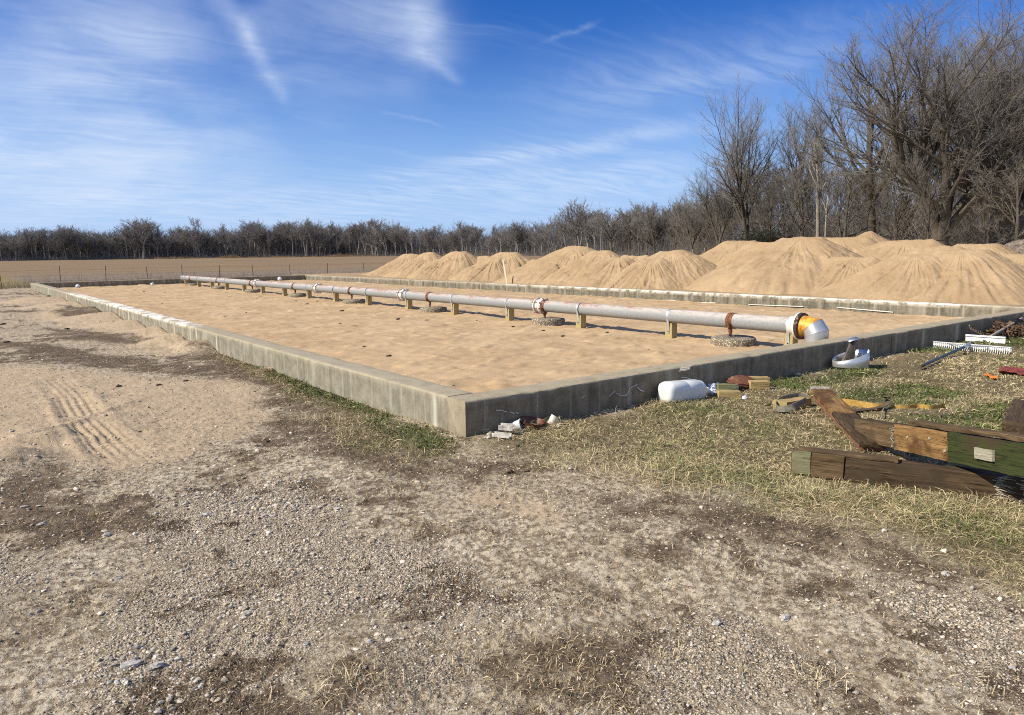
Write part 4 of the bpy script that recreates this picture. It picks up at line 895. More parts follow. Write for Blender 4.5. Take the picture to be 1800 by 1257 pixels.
for row, (back, dpx, fr) in enumerate(((2, 10, 0.88), (14, 13, 0.94), (28, 17, 1.0))):
    px = -60.0+row*5
    while px < 1260:
        Dd = float(np.interp(px, EX, ED)); px += dpx*rng.uniform(0.55, 1.45)*(480/Dd)**0.35
        far_tree(px, back+rng.uniform(-5, 5), fr*rng.uniform(0.70, 1.06), 'bare grey tree in the wood line along the far side of the field', rng.randrange(6), 'bare trees of the far wood line'); n += 1
px = 1235
while px < 1880:
    px += rng.uniform(15, 36)
    far_tree(px, rng.uniform(2, 40), rng.uniform(0.75, 1.15), 'slender bare tree deep in the brown wood at right', rng.randrange(6), 'bare trees deep in the right-hand wood'); n += 1
print('far trees', n)
# the mass of wood behind, and the brush at its foot
def brush(name, N, rfun, label, mat, cat, seed, sides=3, tilt=0.42):
    r = np.random.RandomState(seed); S, L, rad, up = rfun(r, N)
    Dn = unit(np.c_[r.normal(0, tilt, N), r.normal(0, tilt, N), np.abs(r.normal(0.9, 0.3, N))*up])
    P = polylines(r, S, Dn, L, 3, 0.16, 0.02); R = rad[:, None]*np.array([1, 0.8, 0.55, 0.25])[None, :]
    V, q = tubes(P, R, sides); me = mesh_np(name, V, q, None, True); o = link(name, me, mat); tag(o, label, cat, kind='stuff'); return o
def edge_pts(r, N, lo, hi, b0, b1):
    px = r.uniform(lo, hi, N); Dd = np.interp(px, EX, ED)+r.uniform(b0, b1, N)
    d = np.array([ray(x, 440) for x in px]); h = np.hypot(d[:, 0], d[:, 1]); S = CAM[None, :]+d*(Dd/h)[:, None]; S[:, 2] = -0.1; return S, px, Dd
def f_far(r, N):
    S, px, Dd = edge_pts(r, N, -110, 1250, 6, 60); sc = np.interp(px, TX, TY); H = np.array([1.6+(447-s)/1281*d for s, d in zip(sc, Dd)])
    S[:, 2] = r.uniform(-0.1, 0.45, N)*H*r.uniform(0, 1, N); return S, H*r.uniform(0.2, 0.62, N), r.uniform(0.018, 0.06, N)*(Dd/300), 1.3
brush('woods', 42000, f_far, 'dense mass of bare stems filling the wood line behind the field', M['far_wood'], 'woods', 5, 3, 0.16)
def f_right(r, N):
    S, px, Dd = edge_pts(r, N, 1190, 1900, -14, 34); H = r.gamma(2.2, 1.2, N)+0.8; S[:, 2] = r.uniform(0, 1, N)**1.6*6.0-0.1
    return S, H, r.uniform(0.008, 0.03, N), 0.9
brush('undergrowth', 26000, f_right, 'tangle of brown brush and saplings at the foot of the right-hand wood', M['twigs_brown'], 'undergrowth', 6)
def f_edge(r, N):
    S, px, Dd = edge_pts(r, N, -110, 1250, -6, 4); return S, r.gamma(2.0, 0.9, N)+0.6, r.uniform(0.015, 0.05, N)*(Dd/300), 0.8
brush('undergrowth', 9000, f_edge, 'low dark scrub along the edge of the far field', M['far_wood'], 'undergrowth', 7)
def f_saw(r, N):
    S, px, Dd = edge_pts(r, N, 270, 660, -14, -7); return S, r.uniform(0.7, 2.4, N)*np.clip(0.5+fbm(px*0.03, px*0, 5, 3), 0.15, 1.2), r.uniform(0.02, 0.05, N)*(Dd/300), 1.0
M['dry_grass'] = simple_mat('dry_grass', (0.33, 0.22, 0.12), 0.9, 0, 0.3, 0.3, 0)
brush('tall_grass', 6000, f_saw, 'rusty dry grass along the foot of the far wood', M['dry_grass'], 'dry grass', 8)
# evergreen thicket in the shade of the wood
def f_ever(r, N):
    c = np.array(at_px(1345, 98)); S = c+np.c_[r.normal(0, 2.0, N), r.normal(0, 1.6, N), np.abs(r.normal(1.6, 1.2, N))]; return S, r.uniform(0.3, 0.7, N), r.uniform(0.02, 0.05, N), 0.2
M['evergreen'] = simple_mat('evergreen_leaf', (0.022, 0.024, 0.012), 0.8, 0, 0.4, 3, 0)
ev = brush('evergreen_bush', 5000, f_ever, 'dark evergreen bush in the shade left of the pale trunk', M['evergreen'], 'bush', 9); del ev['kind']
# ------------------------------------------------------------------ timbers, tools and litter by the front wall
def frame(A, B, roll=0.0):
    """matrix with x from A to B, z as upright as it can be"""
    A, B = Vector(A), Vector(B); x = (B-A).normalized(); y = Vector((0, 0, 1)).cross(x).normalized(); z = x.cross(y)
    m = Matrix((x, y, z)).transposed(); return Matrix.Translation(A) @ (m @ Matrix.Rotation(roll, 3, 'X')).to_4x4(), (B-A).length
M['w_dark'] = wood_mat('weathered_dark_wood', (0.026, 0.016, 0.008), (0.115, 0.076, 0.040), (0.055, 0.038, 0.022), paint=None)
M['w_brown'] = wood_mat('brown_wood', (0.060, 0.038, 0.018), (0.185, 0.122, 0.062), (0.085, 0.056, 0.030))
M['w_orange'] = wood_mat('orange_wood', (0.125, 0.062, 0.020), (0.36, 0.22, 0.085), (0.095, 0.046, 0.018))
M['w_green'] = wood_mat('mossy_green_wood', (0.018, 0.026, 0.008), (0.058, 0.066, 0.018), (0.050, 0.036, 0.018))
M['w_palegreen'] = wood_mat('pale_green_wood', (0.125, 0.125, 0.060), (0.265, 0.270, 0.155), (0.17, 0.155, 0.09))
M['w_pale'] = wood_mat('pale_wood', (0.27, 0.245, 0.175), (0.42, 0.385, 0.29))
M['w_red'] = wood_mat('red_end_grain', (0.15, 0.065, 0.04), (0.29, 0.15, 0.09))
M['w_yellow'] = wood_mat('yellow_pine', (0.33, 0.225, 0.085), (0.52, 0.39, 0.19), (0.30, 0.24, 0.10))
M['w_handle'] = wood_mat('grey_handle_wood', (0.33, 0.26, 0.19), (0.47, 0.40, 0.31))
def timber(label, A, B, roll=0.0):
    mt, L = frame(A, B, roll); o = empty('timber'); o.matrix_world = mt; tag(o, label, 'timber'); return o, L
zg = lambda p: float(hgt(p[0], p[1]))
# lowest timber: front face to the camera, green end at the left
A = G(1394, 834, 0.0); B = G(1722, 877, 0.0); A[2] = 0.0; B[2] = 0.0; dirv = (B-A)/np.linalg.norm(B-A); B = A+dirv*1.42
t1, L = timber('lower timber lying on the grass with a pale green left end and red end grain', A, B)
core = rough_box('beam', (0.0, 0.012, 0.0), (L, 0.125, 0.165), M['w_dark'], t1, 1, 0.006, (40, 5, 6), 0.006)
rough_box('green_board', (-0.012, -0.016, 0.012), (0.115, 0.010, 0.178), M['w_palegreen'], t1, 2, 0.003, (8, 3, 6), 0.003)
rough_box('brown_board', (0.118, -0.014, 0.008), (0.33, 0.010, 0.176), M['w_brown'], t1, 3, 0.003, (10, 3, 6), 0.003)
rough_box('front_board', (0.335, -0.002, 0.004), (L-0.02, 0.010, 0.164), M['w_dark'], t1, 4, 0.005, (40, 3, 7), 0.005)
rough_box('end_grain', (-0.017, -0.012, 0.014), (-0.0125, 0.11, 0.172), M['w_red'], t1, 5, 0.002, (1, 4, 4), 0.002)
rough_box('top_board', (0.02, 0.016, 0.168), (0.66, 0.10, 0.192), M['w_brown'], t1, 6, 0.004, (24, 4, 2), 0.004)
rough_box('bottom_board', (0.03, -0.012, -0.028), (1.2, 0.12, -0.002), M['w_brown'], t1, 7, 0.005, (24, 4, 2), 0.004)
# short timber lying towards the camera, its left edge in the sun
A = G(1443, 690, 0.12); B = G(1536, 795, 0.0)
A[2] = 0.06; B[2] = -0.01
t2, L = timber('short timber with an orange-brown top plank, propped on a cut block', A, B)
rough_box('lower_plank', (0.03, -0.085, 0.0), (L-0.06, 0.105, 0.045), M['w_red'], t2, 11, 0.005, (26, 6, 2), 0.004)
rough_box('top_plank', (0.0, -0.10, 0.05), (L*0.50, 0.10, 0.098), M['w_orange'], t2, 12, 0.004, (20, 6, 2), 0.004)
rough_box('grey_plank', (L*0.505, -0.105, 0.046), (L, 0.095, 0.090), M['w_dark'], t2, 13, 0.006, (20, 6, 2), 0.006)
rough_box('pale_end', (-0.115, -0.085, 0.055), (-0.003, 0.09, 0.103), M['w_pale'], t2, 14, 0.003, (4, 5, 2), 0.003)
# long timber running out of the picture, lifted at the right
A = G(1504, 775, 0.0); B = G(1800, 849, 0.26); A[2] = 0.0; dv = B-A; dv[2] = 0; hl = np.hypot(dv[0], dv[1])
B = A+np.array([dv[0]/hl, dv[1]/hl, 0.15])*2.8
t3, L = timber('long nailed timber with orange and mossy green boards, running out of frame at right', A, B)
rough_box('beam', (0.0, 0.014, 0.0), (L, 0.135, 0.185), M['w_dark'], t3, 21, 0.006, (40, 5, 6), 0.006)
rough_box('brown_board', (0.0, -0.008, 0.005), (0.635, 0.012, 0.180), M['w_brown'], t3, 22, 0.005, (16, 3, 6), 0.005)
ob = rough_box('orange_board', (0.64, -0.026, 0.004), (1.285, 0.012, 0.196), M['w_orange'], t3, 23, 0.004, (18, 3, 6), 0.005)
rough_box('green_board', (1.288, -0.028, 0.002), (L, 0.012, 0.198), M['w_green'], t3, 24, 0.003, (24, 3, 6), 0.004)
rough_box('top_board', (0.74, 0.02, 0.200), (L, 0.125, 0.232), M['w_brown'], t3, 25, 0.005, (30, 4, 2), 0.006)
for x, z in ((0.82, 0.115), (1.09, 0.135), (1.26, 0.07)):
    solid('nail_head', [close_caps(*tube_rings([circle((x, -0.027, z), (1, 0, 0), (0, 0, 1), 0.011, 10), circle((x, -0.034, z), (1, 0, 0), (0, 0, 1), 0.008, 10)]), 10, 2, True)], M['w_pale'], t3)
rough_box('wood_patch', (1.585, -0.048, 0.065), (1.75, -0.030, 0.135), M['w_pale'], t3, 26, 0.002, (4, 2, 4), 0.002)
def splinters(name, c, dx, dz, n, ln, mat, parent, seed, depth=0.02):
    r = np.random.RandomState(seed); parts = []
    for k in range(n):
        p = np.array(c)+np.array([r.normal(0, 0.014), -r.uniform(0.0, depth), r.uniform(0, dz)]); d = np.array([dx*r.uniform(0.4, 1.0), -r.uniform(0.0, 0.35), r.normal(0, 0.18)]); q = p+d*ln*r.uniform(0.4, 1.2)
        parts.append(rodp([p, (p+q)/2+np.array([0, -0.003, 0]), q], 0.0035*r.uniform(0.6, 1.5), 4, True, 0.0008))
    o = solid(name, parts, mat, parent, False); o['kind'] = 'stuff'; return o
splinters('splinters', (0.60, -0.012, 0.02), 1.0, 0.15, 46, 0.07, M['w_pale'], t3, 3, 0.012)
splinters('splinters', (1.28, -0.012, 0.02), -1.0, 0.15, 22, 0.05, M['w_orange'], t3, 4, 0.018)
splinters('splinters', (1.36, 0.0, 0.02), 1.0, 0.14, 60, 0.13, M['w_pale'], t1, 5, 0.012)
splinters('splinters', (1.22, -0.004, 0.01), 1.0, 0.15, 36, 0.10, M['w_pale'], t1, 6, 0.004)
# dark post end at the right edge
A = G(1782, 776, 0.0); B = A+np.array([1.0, 0.25, 0.02])*0.9; A[2] = 0.0; B[2] = 0.03
t4, L = timber('dark rotten timber end at the right edge, standing clear of the long one', A, B)
rough_box('beam', (0, -0.09, 0), (L, 0.09, 0.16), M['w_dark'], t4, 31, 0.010, (14, 6, 6), 0.012)
# cut block under the short timber, and the strap looped around it
bA = G(1383, 724, 0.0); bB = G(1424, 716, 0.0); bA[2] = bB[2] = -0.02
mt, L = frame(bA, bB); blk = rough_box('wood_block', (0, 0, 0), (L+0.02, 0.16, 0.115), M['w_yellow'], None, 41, 0.003, (6, 5, 4), 0.003); blk.matrix_world = mt
tag(blk, 'yellow sawn block under the raised end of the short timber', 'wood block')
M['strap'] = simple_mat('tow_strap_webbing', (0.20, 0.185, 0.15), 0.9, 0, 0.35, 30, 0.3)
M['strap_yellow'] = simple_mat('faded_yellow_webbing', (0.44, 0.275, 0.075), 0.9, 0, 0.25, 16, 0.3)
M['strap_dark'] = simple_mat('dirty_webbing', (0.10, 0.075, 0.05), 0.9, 0, 0.3, 18, 0.3)
def band(name, pts, w, mat, parent=None, up=(0, 0, 1), t=0.005, edge=True):
    """strap lying on edge (edge) or flat, through smooth points"""
    P = np.array(pts, float); n = len(P); u = np.linspace(0, n-1, (n-1)*8+1); i = np.clip(u.astype(int), 0, n-2); f = (u-i)[:, None]
    Pm = np.vstack([2*P[0]-P[1], P, 2*P[-1]-P[-2]]); a, b_, c, d = Pm[i], Pm[i+1], Pm[i+2], Pm[i+3]
    Q = 0.5*((2*b_)+(-a+c)*f+(2*a-5*b_+4*c-d)*f*f+(-a+3*b_-3*c+d)*f**3)
    T = unit(np.gradient(Q, axis=0)); upv = np.array(up, float)[None, :]; side = unit(np.cross(T, upv))
    upw = unit(np.cross(side, T))
    return solid(name, [stripp(Q, (upw if edge else side)*w, side if edge else upw, t)], mat, parent)
st = empty('tow_strap', (0, 0, 0)); tag(st, 'faded yellow tow strap with a grey loop, lying across the grass behind the timbers', 'strap')
def gp(x, y, z): p = G(x, y, 0.0); q = G(x, y, z); return (q[0], q[1], z)
lp = [gp(1417, 697, 0.10), gp(1400, 696, 0.105), gp(1380, 700, 0.10), gp(1367, 707, 0.07), gp(1364, 715, 0.05), gp(1372, 719, 0.05), gp(1388, 717, 0.07), gp(1402, 711, 0.10), gp(1417, 703, 0.115)]
band('loop', lp, 0.06, M['strap'], st, t=0.006)
mid = [gp(1462, 705, 0.03), gp(1490, 707, 0.035), gp(1515, 711, 0.03), gp(1540, 715, 0.03), gp(1552, 714, 0.04)]
band('webbing', mid, 0.065, M['strap_yellow'], st, t=0.005)
fold = [gp(1500, 722, 0.015), gp(1530, 719, 0.02), gp(1553, 713, 0.05), gp(1560, 706, 0.08), gp(1556, 700, 0.11), gp(1554, 697, 0.13)]
band('folded_end', fold, 0.06, M['strap_dark'], st, t=0.006, edge=False)
band('webbing_tail', [gp(1566, 716, 0.02), gp(1595, 717, 0.022), gp(1615, 714, 0.03), gp(1635, 717, 0.03), gp(1661, 714, 0.03)], 0.05, M['strap_yellow'], st, t=0.004)
s_ = band('twig', [gp(1553, 717, 0.03), gp(1549, 732, 0.03), gp(1547, 745, 0.02)], 0.008, M['w_pale'], None, t=0.006); tag(s_, 'thin pale twig standing out of the grass by the folded strap', 'twig')

# long white rake with a blue handle
M['white_alu'] = simple_mat('white_enamel', (0.80, 0.80, 0.78), 0.4, 0.0, 0.06, 8, 0.05, 0.5)
M['blue_handle'] = simple_mat('dark_blue_handle', (0.035, 0.062, 0.10), 0.45, 0, 0.3, 20, 0.1, 0.5)
a = G(1641, 607, 0.05); b_ = G(1778, 618, 0.05); a[2] = b_[2] = 0.055
mt, L = frame(a, b_); rk = empty('landscape_rake'); rk.matrix_world = mt; tag(rk, 'wide white landscape rake with a dark blue handle lying on the grass', 'rake')
hd = solid('rake_head', [boxp((0, -0.012, 0), (L, 0.03, 0.055)), boxp((0, -0.03, 0.052), (L, 0.03, 0.058))], M['white_alu'], rk, False)
nt = 36
for k in range(nt):
    x = 0.02+(L-0.04)*k/(nt-1); solid('tooth', [rodp([(x, -0.018, 0.045), (x, -0.024, -0.0), (x, -0.05, -0.05)], 0.006, 6, True, 0.004)], M['white_alu'], rk)
hb = Vector(tuple(G(1617, 646, 0.03))); hb[2] = 0.04; loc_ = mt.inverted() @ hb
hx = L*0.47
hn = solid('handle', [rodp([(hx, -0.02, 0.045), Vector((hx, -0.02, 0.045)).lerp(loc_, 0.5), loc_], 0.019, 12)], M['blue_handle'], rk)
solid('grip', [rodp([Vector((hx, -0.02, 0.045)).lerp(loc_, 0.94), loc_+(loc_-Vector((hx, -0.02, 0.045)))*0.004], 0.022, 12)], M['strap_dark'], hn)
for sx in (-0.30, 0.30): solid('brace', [rodp([(hx+sx*L*0.9, -0.01, 0.05), Vector((hx, -0.02, 0.05)).lerp(loc_, 0.13)], 0.008, 8)], M['galv'], rk)
solid('socket', [rodp([(hx, 0.03, 0.062), Vector((hx, -0.02, 0.05)).lerp(loc_, 0.10)], 0.024, 10)], M['galv'], rk)
# white lute: smooth bar with a grey wooden handle leaning on the wall
a = G(1697, 598, 0.03); b_ = G(1767, 603, 0.03); a[2] = b_[2] = 0.02
mt, L = frame(a, b_); lu = empty('lute'); lu.matrix_world = mt; tag(lu, 'white levelling lute with a smooth bar and a grey wooden handle leaning up the wall', 'lute')
solid('blade', [boxp((0, 0, 0.0), (L, 0.006, 0.085)), boxp((0, -0.018, 0.085), (L, 0.024, 0.11))], M['white_alu'], lu, False)
tip = on_y(1796, 560, -0.035); loc_ = mt.inverted() @ Vector(tuple(tip)); s0_ = Vector((L*0.63, 0.01, 0.10)); solid('handle', [rodp([s0_, s0_.lerp(loc_, 0.5), loc_], 0.024, 12)], M['w_handle'], lu)
# rusty bow rake upside down against the wall
M['rake_grey'] = simple_mat('rusty_grey_steel', (0.17, 0.125, 0.09), 0.8, 0.2, 0.3, 20, 0.2)
a = on_y(1704, 572, -0.12); b_ = on_y(1741, 592, -0.30); mt, L = frame(a, b_); br = empty('bow_rake'); br.matrix_world = mt; tag(br, 'small rusty rake lying teeth up against the foot of the wall', 'rake')
solid('rake_head', [boxp((0, -0.012, -0.012), (L, 0.012, 0.012))], M['rake_grey'], br, False)
for k in range(13):
    x = 0.012+(L-0.024)*k/12; solid('tooth', [rodp([(x, 0, 0.0), (x-0.01, -0.03, -0.045), (x-0.02, -0.075, -0.075)], 0.0075, 6, True, 0.004)], M['rake_grey'], br)
hs_ = on_y(1752, 590, -0.2); solid('handle', [rodp([(L*0.5, 0, 0), (L*0.5+0.2, 0.03, -0.07), (L+0.4, 0.05, -0.02)], 0.016, 10)], M['w_handle'], br)
M['yellow_plastic'] = simple_mat('yellow_paint', (0.66, 0.50, 0.045), 0.5, 0, 0.12, 10, 0.05)
a = on_y(1734, 582, -0.08); b_ = on_y(1762, 580, -0.08); mt, L = frame(a, b_)
ys_ = rough_box('yellow_stake', (0, -0.012, -0.014), (L+0.12, 0.012, 0.014), M['yellow_plastic'], None, 61, 0.001, (8, 2, 2), 0.001); ys_.matrix_world = mt; tag(ys_, 'yellow stick lying behind the rusty rake at the wall', 'stick')
# dark leaf litter piled against the wall at the right edge
r = np.random.RandomState(4); nL = 700; cc = G(1785, 592, 0.0)
S = np.c_[cc[0]+r.normal(0.1, 0.38, nL), np.minimum(-0.05, cc[1]+r.normal(0.15, 0.14, nL)), np.abs(r.normal(0, 0.09, nL))]
def leaf_quads(S, r, size):
    n = len(S); a1 = unit(r.normal(0, 1, (n, 3))); a2 = unit(np.cross(a1, unit(r.normal(0, 1, (n, 3))))); s = (size*r.uniform(0.5, 1.3, n))[:, None]
    nn = np.cross(a1, a2)*s*0.35; V = np.stack([S-a1*s, S-a2*s*0.6+nn, S+a1*s, S+a2*s*0.6+nn], 1).reshape(-1, 3); return V, np.arange(4*n).reshape(-1, 4)
M['leaf'] = simple_mat('dead_leaf', (0.125, 0.075, 0.045), 0.9, 0, 0.6, 6, 0)
V, q = leaf_quads(S, r, 0.055); ll = link('leaf_litter', mesh_np('leaf_litter', V, q, None, False), M['leaf']); tag(ll, 'dark heap of dead leaves against the wall at the right edge', 'leaves', kind='stuff')
bagc = on_y(1784, 577, -0.14)
# crumpled black bag
def lump(name, c, rad, mat, label, cat, seed=0, sub=4, amp=0.25, fr=2.0, parent=None, smooth=True):
    bm = bmesh.new(); bmesh.ops.create_icosphere(bm, subdivisions=sub, radius=1.0)
    for v in bm.verts:
        p = v.co.copy(); k = 1+amp*float(fbm(np.array([p.x*fr+seed+p.z*1.7]), np.array([p.y*fr-seed+p.z*1.3]), seed, 4)[0])*1.5
        v.co = Vector((p.x*rad[0]*k, p.y*rad[1]*k, p.z*rad[2]*k))
    me = bm_mesh(bm, name, smooth); o = link(name, me, mat, parent); o.location = c
    if label: tag(o, label, cat)
    return o
M['black_plastic'] = simple_mat('black_plastic', (0.012, 0.011, 0.012), 0.5, 0, 0.2, 10, 0.1)
lump('black_bag', (bagc[0], bagc[1]-0.02, 0.13), (0.17, 0.09, 0.12), M['black_plastic'], 'crumpled black plastic bag above the dead leaves by the wall', 'bag', 7, 4, 0.35)
# red and orange cloth on the grass
M['red_cloth'] = simple_mat('red_cloth', (0.22, 0.05, 0.042), 0.9, 0, 0.3, 20, 0.3); M['orange_cloth'] = simple_mat('orange_cloth', (0.68, 0.20, 0.035), 0.85, 0, 0.2, 20, 0.2)
def cloth(name, pts, mat, label, cat, seed, h=0.03, n=14):
    P = np.array([G(x, y, 0.0)[:2] for x, y in pts]); c = P.mean(0); r = np.random.RandomState(seed); V = []
    for k in range(n):
        for j in range(n):
            u, v = k/(n-1), j/(n-1); p = (P[0]*(1-u)+P[1]*u)*(1-v)+(P[3]*(1-u)+P[2]*u)*v
            V.append((p[0], p[1], zg(p)+0.012+h*(0.5+float(vn(p[0]*14, p[1]*14, seed)))+h*0.5*float(vn(p[0]*40, p[1]*40, seed+1))))
    V = np.array(V); me = mesh_np(name, V, grid_quads(n, n), None, True); o = link(name, me, mat); s = o.modifiers.new('thick', 'SOLIDIFY'); s.thickness = 0.006; tag(o, label, cat); return o
cloth('red_strap', [(1755, 660), (1812, 662), (1812, 651), (1757, 652)], M['red_cloth'], 'red ratchet strap crumpled on the grass at the right edge', 'strap', 3, 0.05)
cloth('orange_rag', [(1729, 663), (1748, 671), (1754, 669), (1735, 660)], M['orange_cloth'], 'small orange rag on the grass near the red strap', 'rag', 5)

# offcut of galvanised duct standing on the grass by the wall
sc = G(1497, 648, 0.0); duct = empty('duct_offcut', (sc[0], sc[1]+0.02, 0.025), (0, 0, -YAW)); tag(duct, 'galvanised duct offcut, a slant-cut ring with an upright curled strip, by the wall', 'duct offcut')
a = np.linspace(0, 2*math.pi, 49); Rd = 0.235
hb_ = 0.085+0.145*(0.5+0.5*np.cos(a-math.radians(8)))
V = np.stack([np.c_[np.cos(a)*Rd*1.0, np.sin(a)*Rd*0.8, np.full(49, 0.0)], np.c_[np.cos(a)*Rd*1.02, np.sin(a)*Rd*0.82, np.full(49, 0.012)], np.c_[np.cos(a)*Rd, np.sin(a)*Rd*0.8, hb_*0.5], np.c_[np.cos(a)*Rd, np.sin(a)*Rd*0.8, hb_]])
rg_ = link('ring', mesh_np('ring', V.reshape(-1, 3), grid_quads(4, 49), None, True), M['galv_sheet'], duct); sd_ = rg_.modifiers.new('thick', 'SOLIDIFY'); sd_.thickness = 0.004
M['strip_metal'] = simple_mat('tarnished_steel', (0.13, 0.115, 0.10), 0.5, 0.6, 0.3, 9, 0.1, 0.4)
zz_ = np.linspace(0.02, 0.37, 15); rows = []
for z in zz_:
    f = (z-0.02)/0.35; lw = 0.085*(1-f)**1.6+0.02; aa = np.linspace(-1, 1, 9); rows.append(np.c_[0.05+0.02*f+aa*0.042-np.clip(-aa, 0, 1)*lw, 0.07+0.035*aa**2-0.03*f, np.full(9, z)])
up_ = link('upright_strip', mesh_np('upright_strip', np.array(rows).reshape(-1, 3), grid_quads(15, 9), None, True), M['strip_metal'], duct); sd_ = up_.modifiers.new('thick', 'SOLIDIFY'); sd_.thickness = 0.003
ft = np.array([[[-0.055, 0.05, 0.362], [0.085, 0.06, 0.392]], [[-0.055, -0.02, 0.350], [0.085, -0.01, 0.382]], [[-0.06, -0.05, 0.340], [0.08, -0.04, 0.372]]])
fl_ = link('bent_flange', mesh_np('bent_flange', ft.reshape(-1, 3), grid_quads(3, 2), None, True), M['galv_sheet'], up_); sd_ = fl_.modifiers.new('thick', 'SOLIDIFY'); sd_.thickness = 0.004

# white jug on its side
M['jug'] = simple_mat('milky_plastic', (0.64, 0.655, 0.63), 0.35, 0, 0.05, 6, 0.02, 0.5)
ja = np.array([2.40, -0.155, 0.118]); jb = np.array([3.10, -0.20, 0.078]); mt, L = frame(ja, jb); jug = empty('plastic_jug'); jug.matrix_world = mt; tag(jug, 'large white plastic jug lying on its side against the wall', 'jug')
def lathe_x(prof, n=36, sq=0.0):
    prof = [(x_*1.24, r_*0.92, d_) for x_, r_, d_ in prof]
    rings = []
    for x, r_, dz in prof:
        aa = np.linspace(0, 2*math.pi, n, endpoint=False); rr = r_*(1+sq*np.cos(4*aa)*-0.06); rings.append(np.c_[np.full(n, x), np.cos(aa)*rr, np.sin(aa)*rr+dz])
    return close_caps(*tube_rings(rings), n, len(rings), True)
J = L
solid('body', [lathe_x([(0.0, 0.080, 0), (0.004, 0.100, 0), (0.018, 0.122, 0), (0.05, 0.134, 0), (0.215, 0.136, 0), (0.222, 0.1325, 0), (0.229, 0.136, 0), (0.385, 0.135, 0), (0.392, 0.131, 0), (0.399, 0.134, 0), (0.425, 0.127, 0), (0.455, 0.105, -0.004), (0.485, 0.074, -0.010), (0.515, 0.048, -0.016), (0.54, 0.036, -0.02)], 44, 1.0)], M['jug'], jug, True, 60)
solid('spout', [lathe_x([(0.54, 0.033, -0.02), (0.575, 0.030, -0.024), (0.578, 0.022, -0.024)], 20)], M['jug'], jug)
# crumpled white plastic beyond the jug
M['white_film'] = simple_mat('white_film', (0.80, 0.82, 0.84), 0.4, 0, 0.08, 12, 0.1, 0.4)
for k, (x, y, s, lab) in enumerate(((1240, 695, 0.09, 'crumpled white film next to the spout of the jug'), (1257, 689, 0.10, 'ball of white film against the wall, left of the green blocks'), (1254, 695, 0.07, 'small white scrap of film left of the green blocks'), (1296, 684, 0.09, 'white film tangled with the rusty plate'), (1312, 703, 0.04, 'tiny white scrap on the grass right of the green blocks'))):
    p = G(x, y, 0.0); lump('plastic_scrap', (p[0], min(-0.05, p[1]+0.02), zg(p)+s*0.40), (s*1.0, s*0.6, s*0.55), M['white_film'], lab, 'plastic scrap', 20+k, 4, 0.5, 2.6)
# sawn block ends and a rusty plate
def block(x, y, L, wd, h, rz, mat, lab, seed, z=0.0):
    p = G(x, y, 0.0); o = rough_box('wood_block', (-L/2, -wd/2, 0), (L/2, wd/2, h), mat, None, seed, 0.003, (6, 4, 4), 0.003); o.location = (p[0], p[1], zg(p)+z); o.rotation_euler = (0.0, 0.02, rz); tag(o, lab, 'wood block'); return o
block(1280, 700, 0.24, 0.11, 0.085, -0.66, M['w_yellow'], 'front of two greenish sawn blocks beside the white film', 51)
block(1278, 690, 0.23, 0.10, 0.09, -0.66, M['w_palegreen'], 'rear of two greenish sawn blocks, nearest the wall', 52, 0.01)
block(1333, 686, 0.22, 0.11, 0.09, -0.64, M['w_yellow'], 'lower of two tan sawn blocks right of the rusty plate', 53)
block(1334, 680, 0.22, 0.10, 0.10, -0.60, M['w_yellow'], 'upper of two tan sawn blocks, tight to the wall', 54, 0.02)
p = G(1313, 686, 0.0); pl = lump('rusty_plate', (p[0], -0.22, 0.10), (0.21, 0.10, 0.022), M['rust'], 'rusty crumpled plate lying between the two pairs of sawn blocks', 'metal plate', 61, 4, 0.3, 1.5); pl.rotation_euler = (0.5, 0.08, -0.25)
# litter at the corner of the bed
M['white_pvc'] = simple_mat('chalky_white_plastic', (0.58, 0.54, 0.47), 0.8, 0, 0.35, 22, 0.3)
def channel(p, rz, L, h, wd, lab, tilt=0.0):
    o = empty('channel_piece', (p[0], p[1], zg(p)+0.01), (tilt, 0, rz)); tag(o, lab, 'plastic channel')
    solid('web', [boxp((0, -wd/2, 0), (L, wd/2, 0.006))], M['white_pvc'], o, False)
    solid('side', [boxp((0, -wd/2-0.004, -0.002), (L, -wd/2+0.002, h))], M['white_pvc'], o, False); solid('side', [boxp((0, wd/2-0.002, -0.002), (L, wd/2+0.004, h))], M['white_pvc'], o, False)
    return o
channel(G(871, 775, 0.0)+np.array([0, 0.03, 0]), -1.08, 0.16, 0.032, 0.05, 'lower piece of broken white channel near the wall corner')
channel(G(880, 768, 0.0)+np.array([0, 0.01, 0.0]), -1.0, 0.13, 0.042, 0.06, 'upper piece of broken white channel near the wall corner', 0.08).location.z += 0.045
M['clear'] = simple_mat('cloudy_clear_plastic', (0.55, 0.58, 0.60), 0.25, 0, 0.1, 10, 0.05, 0.6)
p = G(906, 757, 0.0); cup = empty('plastic_cup', (p[0]-0.03, -0.10, 0.055), (math.radians(70), 0.3, 0.5)); tag(cup, 'cloudy plastic cup on its side behind the broken channel', 'cup')
solid('cup_body', [close_caps(*tube_rings([circle((0, 0, z), (1, 0, 0), (0, 1, 0), r_, 24) for z, r_ in ((-0.06, 0.036), (-0.058, 0.040), (0.05, 0.050))]), 24, 3, False)], M['clear'], cup); solid('cup_rim', [close_caps(*tube_rings([circle((0, 0, z), (1, 0, 0), (0, 1, 0), r_, 24) for z, r_ in ((0.048, 0.050), (0.052, 0.055), (0.058, 0.052))]), 24, 3, False)], M['white_film'], cup)
p = G(932, 757, 0.0); M['brown_pot'] = simple_mat('brown_plastic', (0.115, 0.035, 0.018), 0.5, 0, 0.3, 14, 0.1)
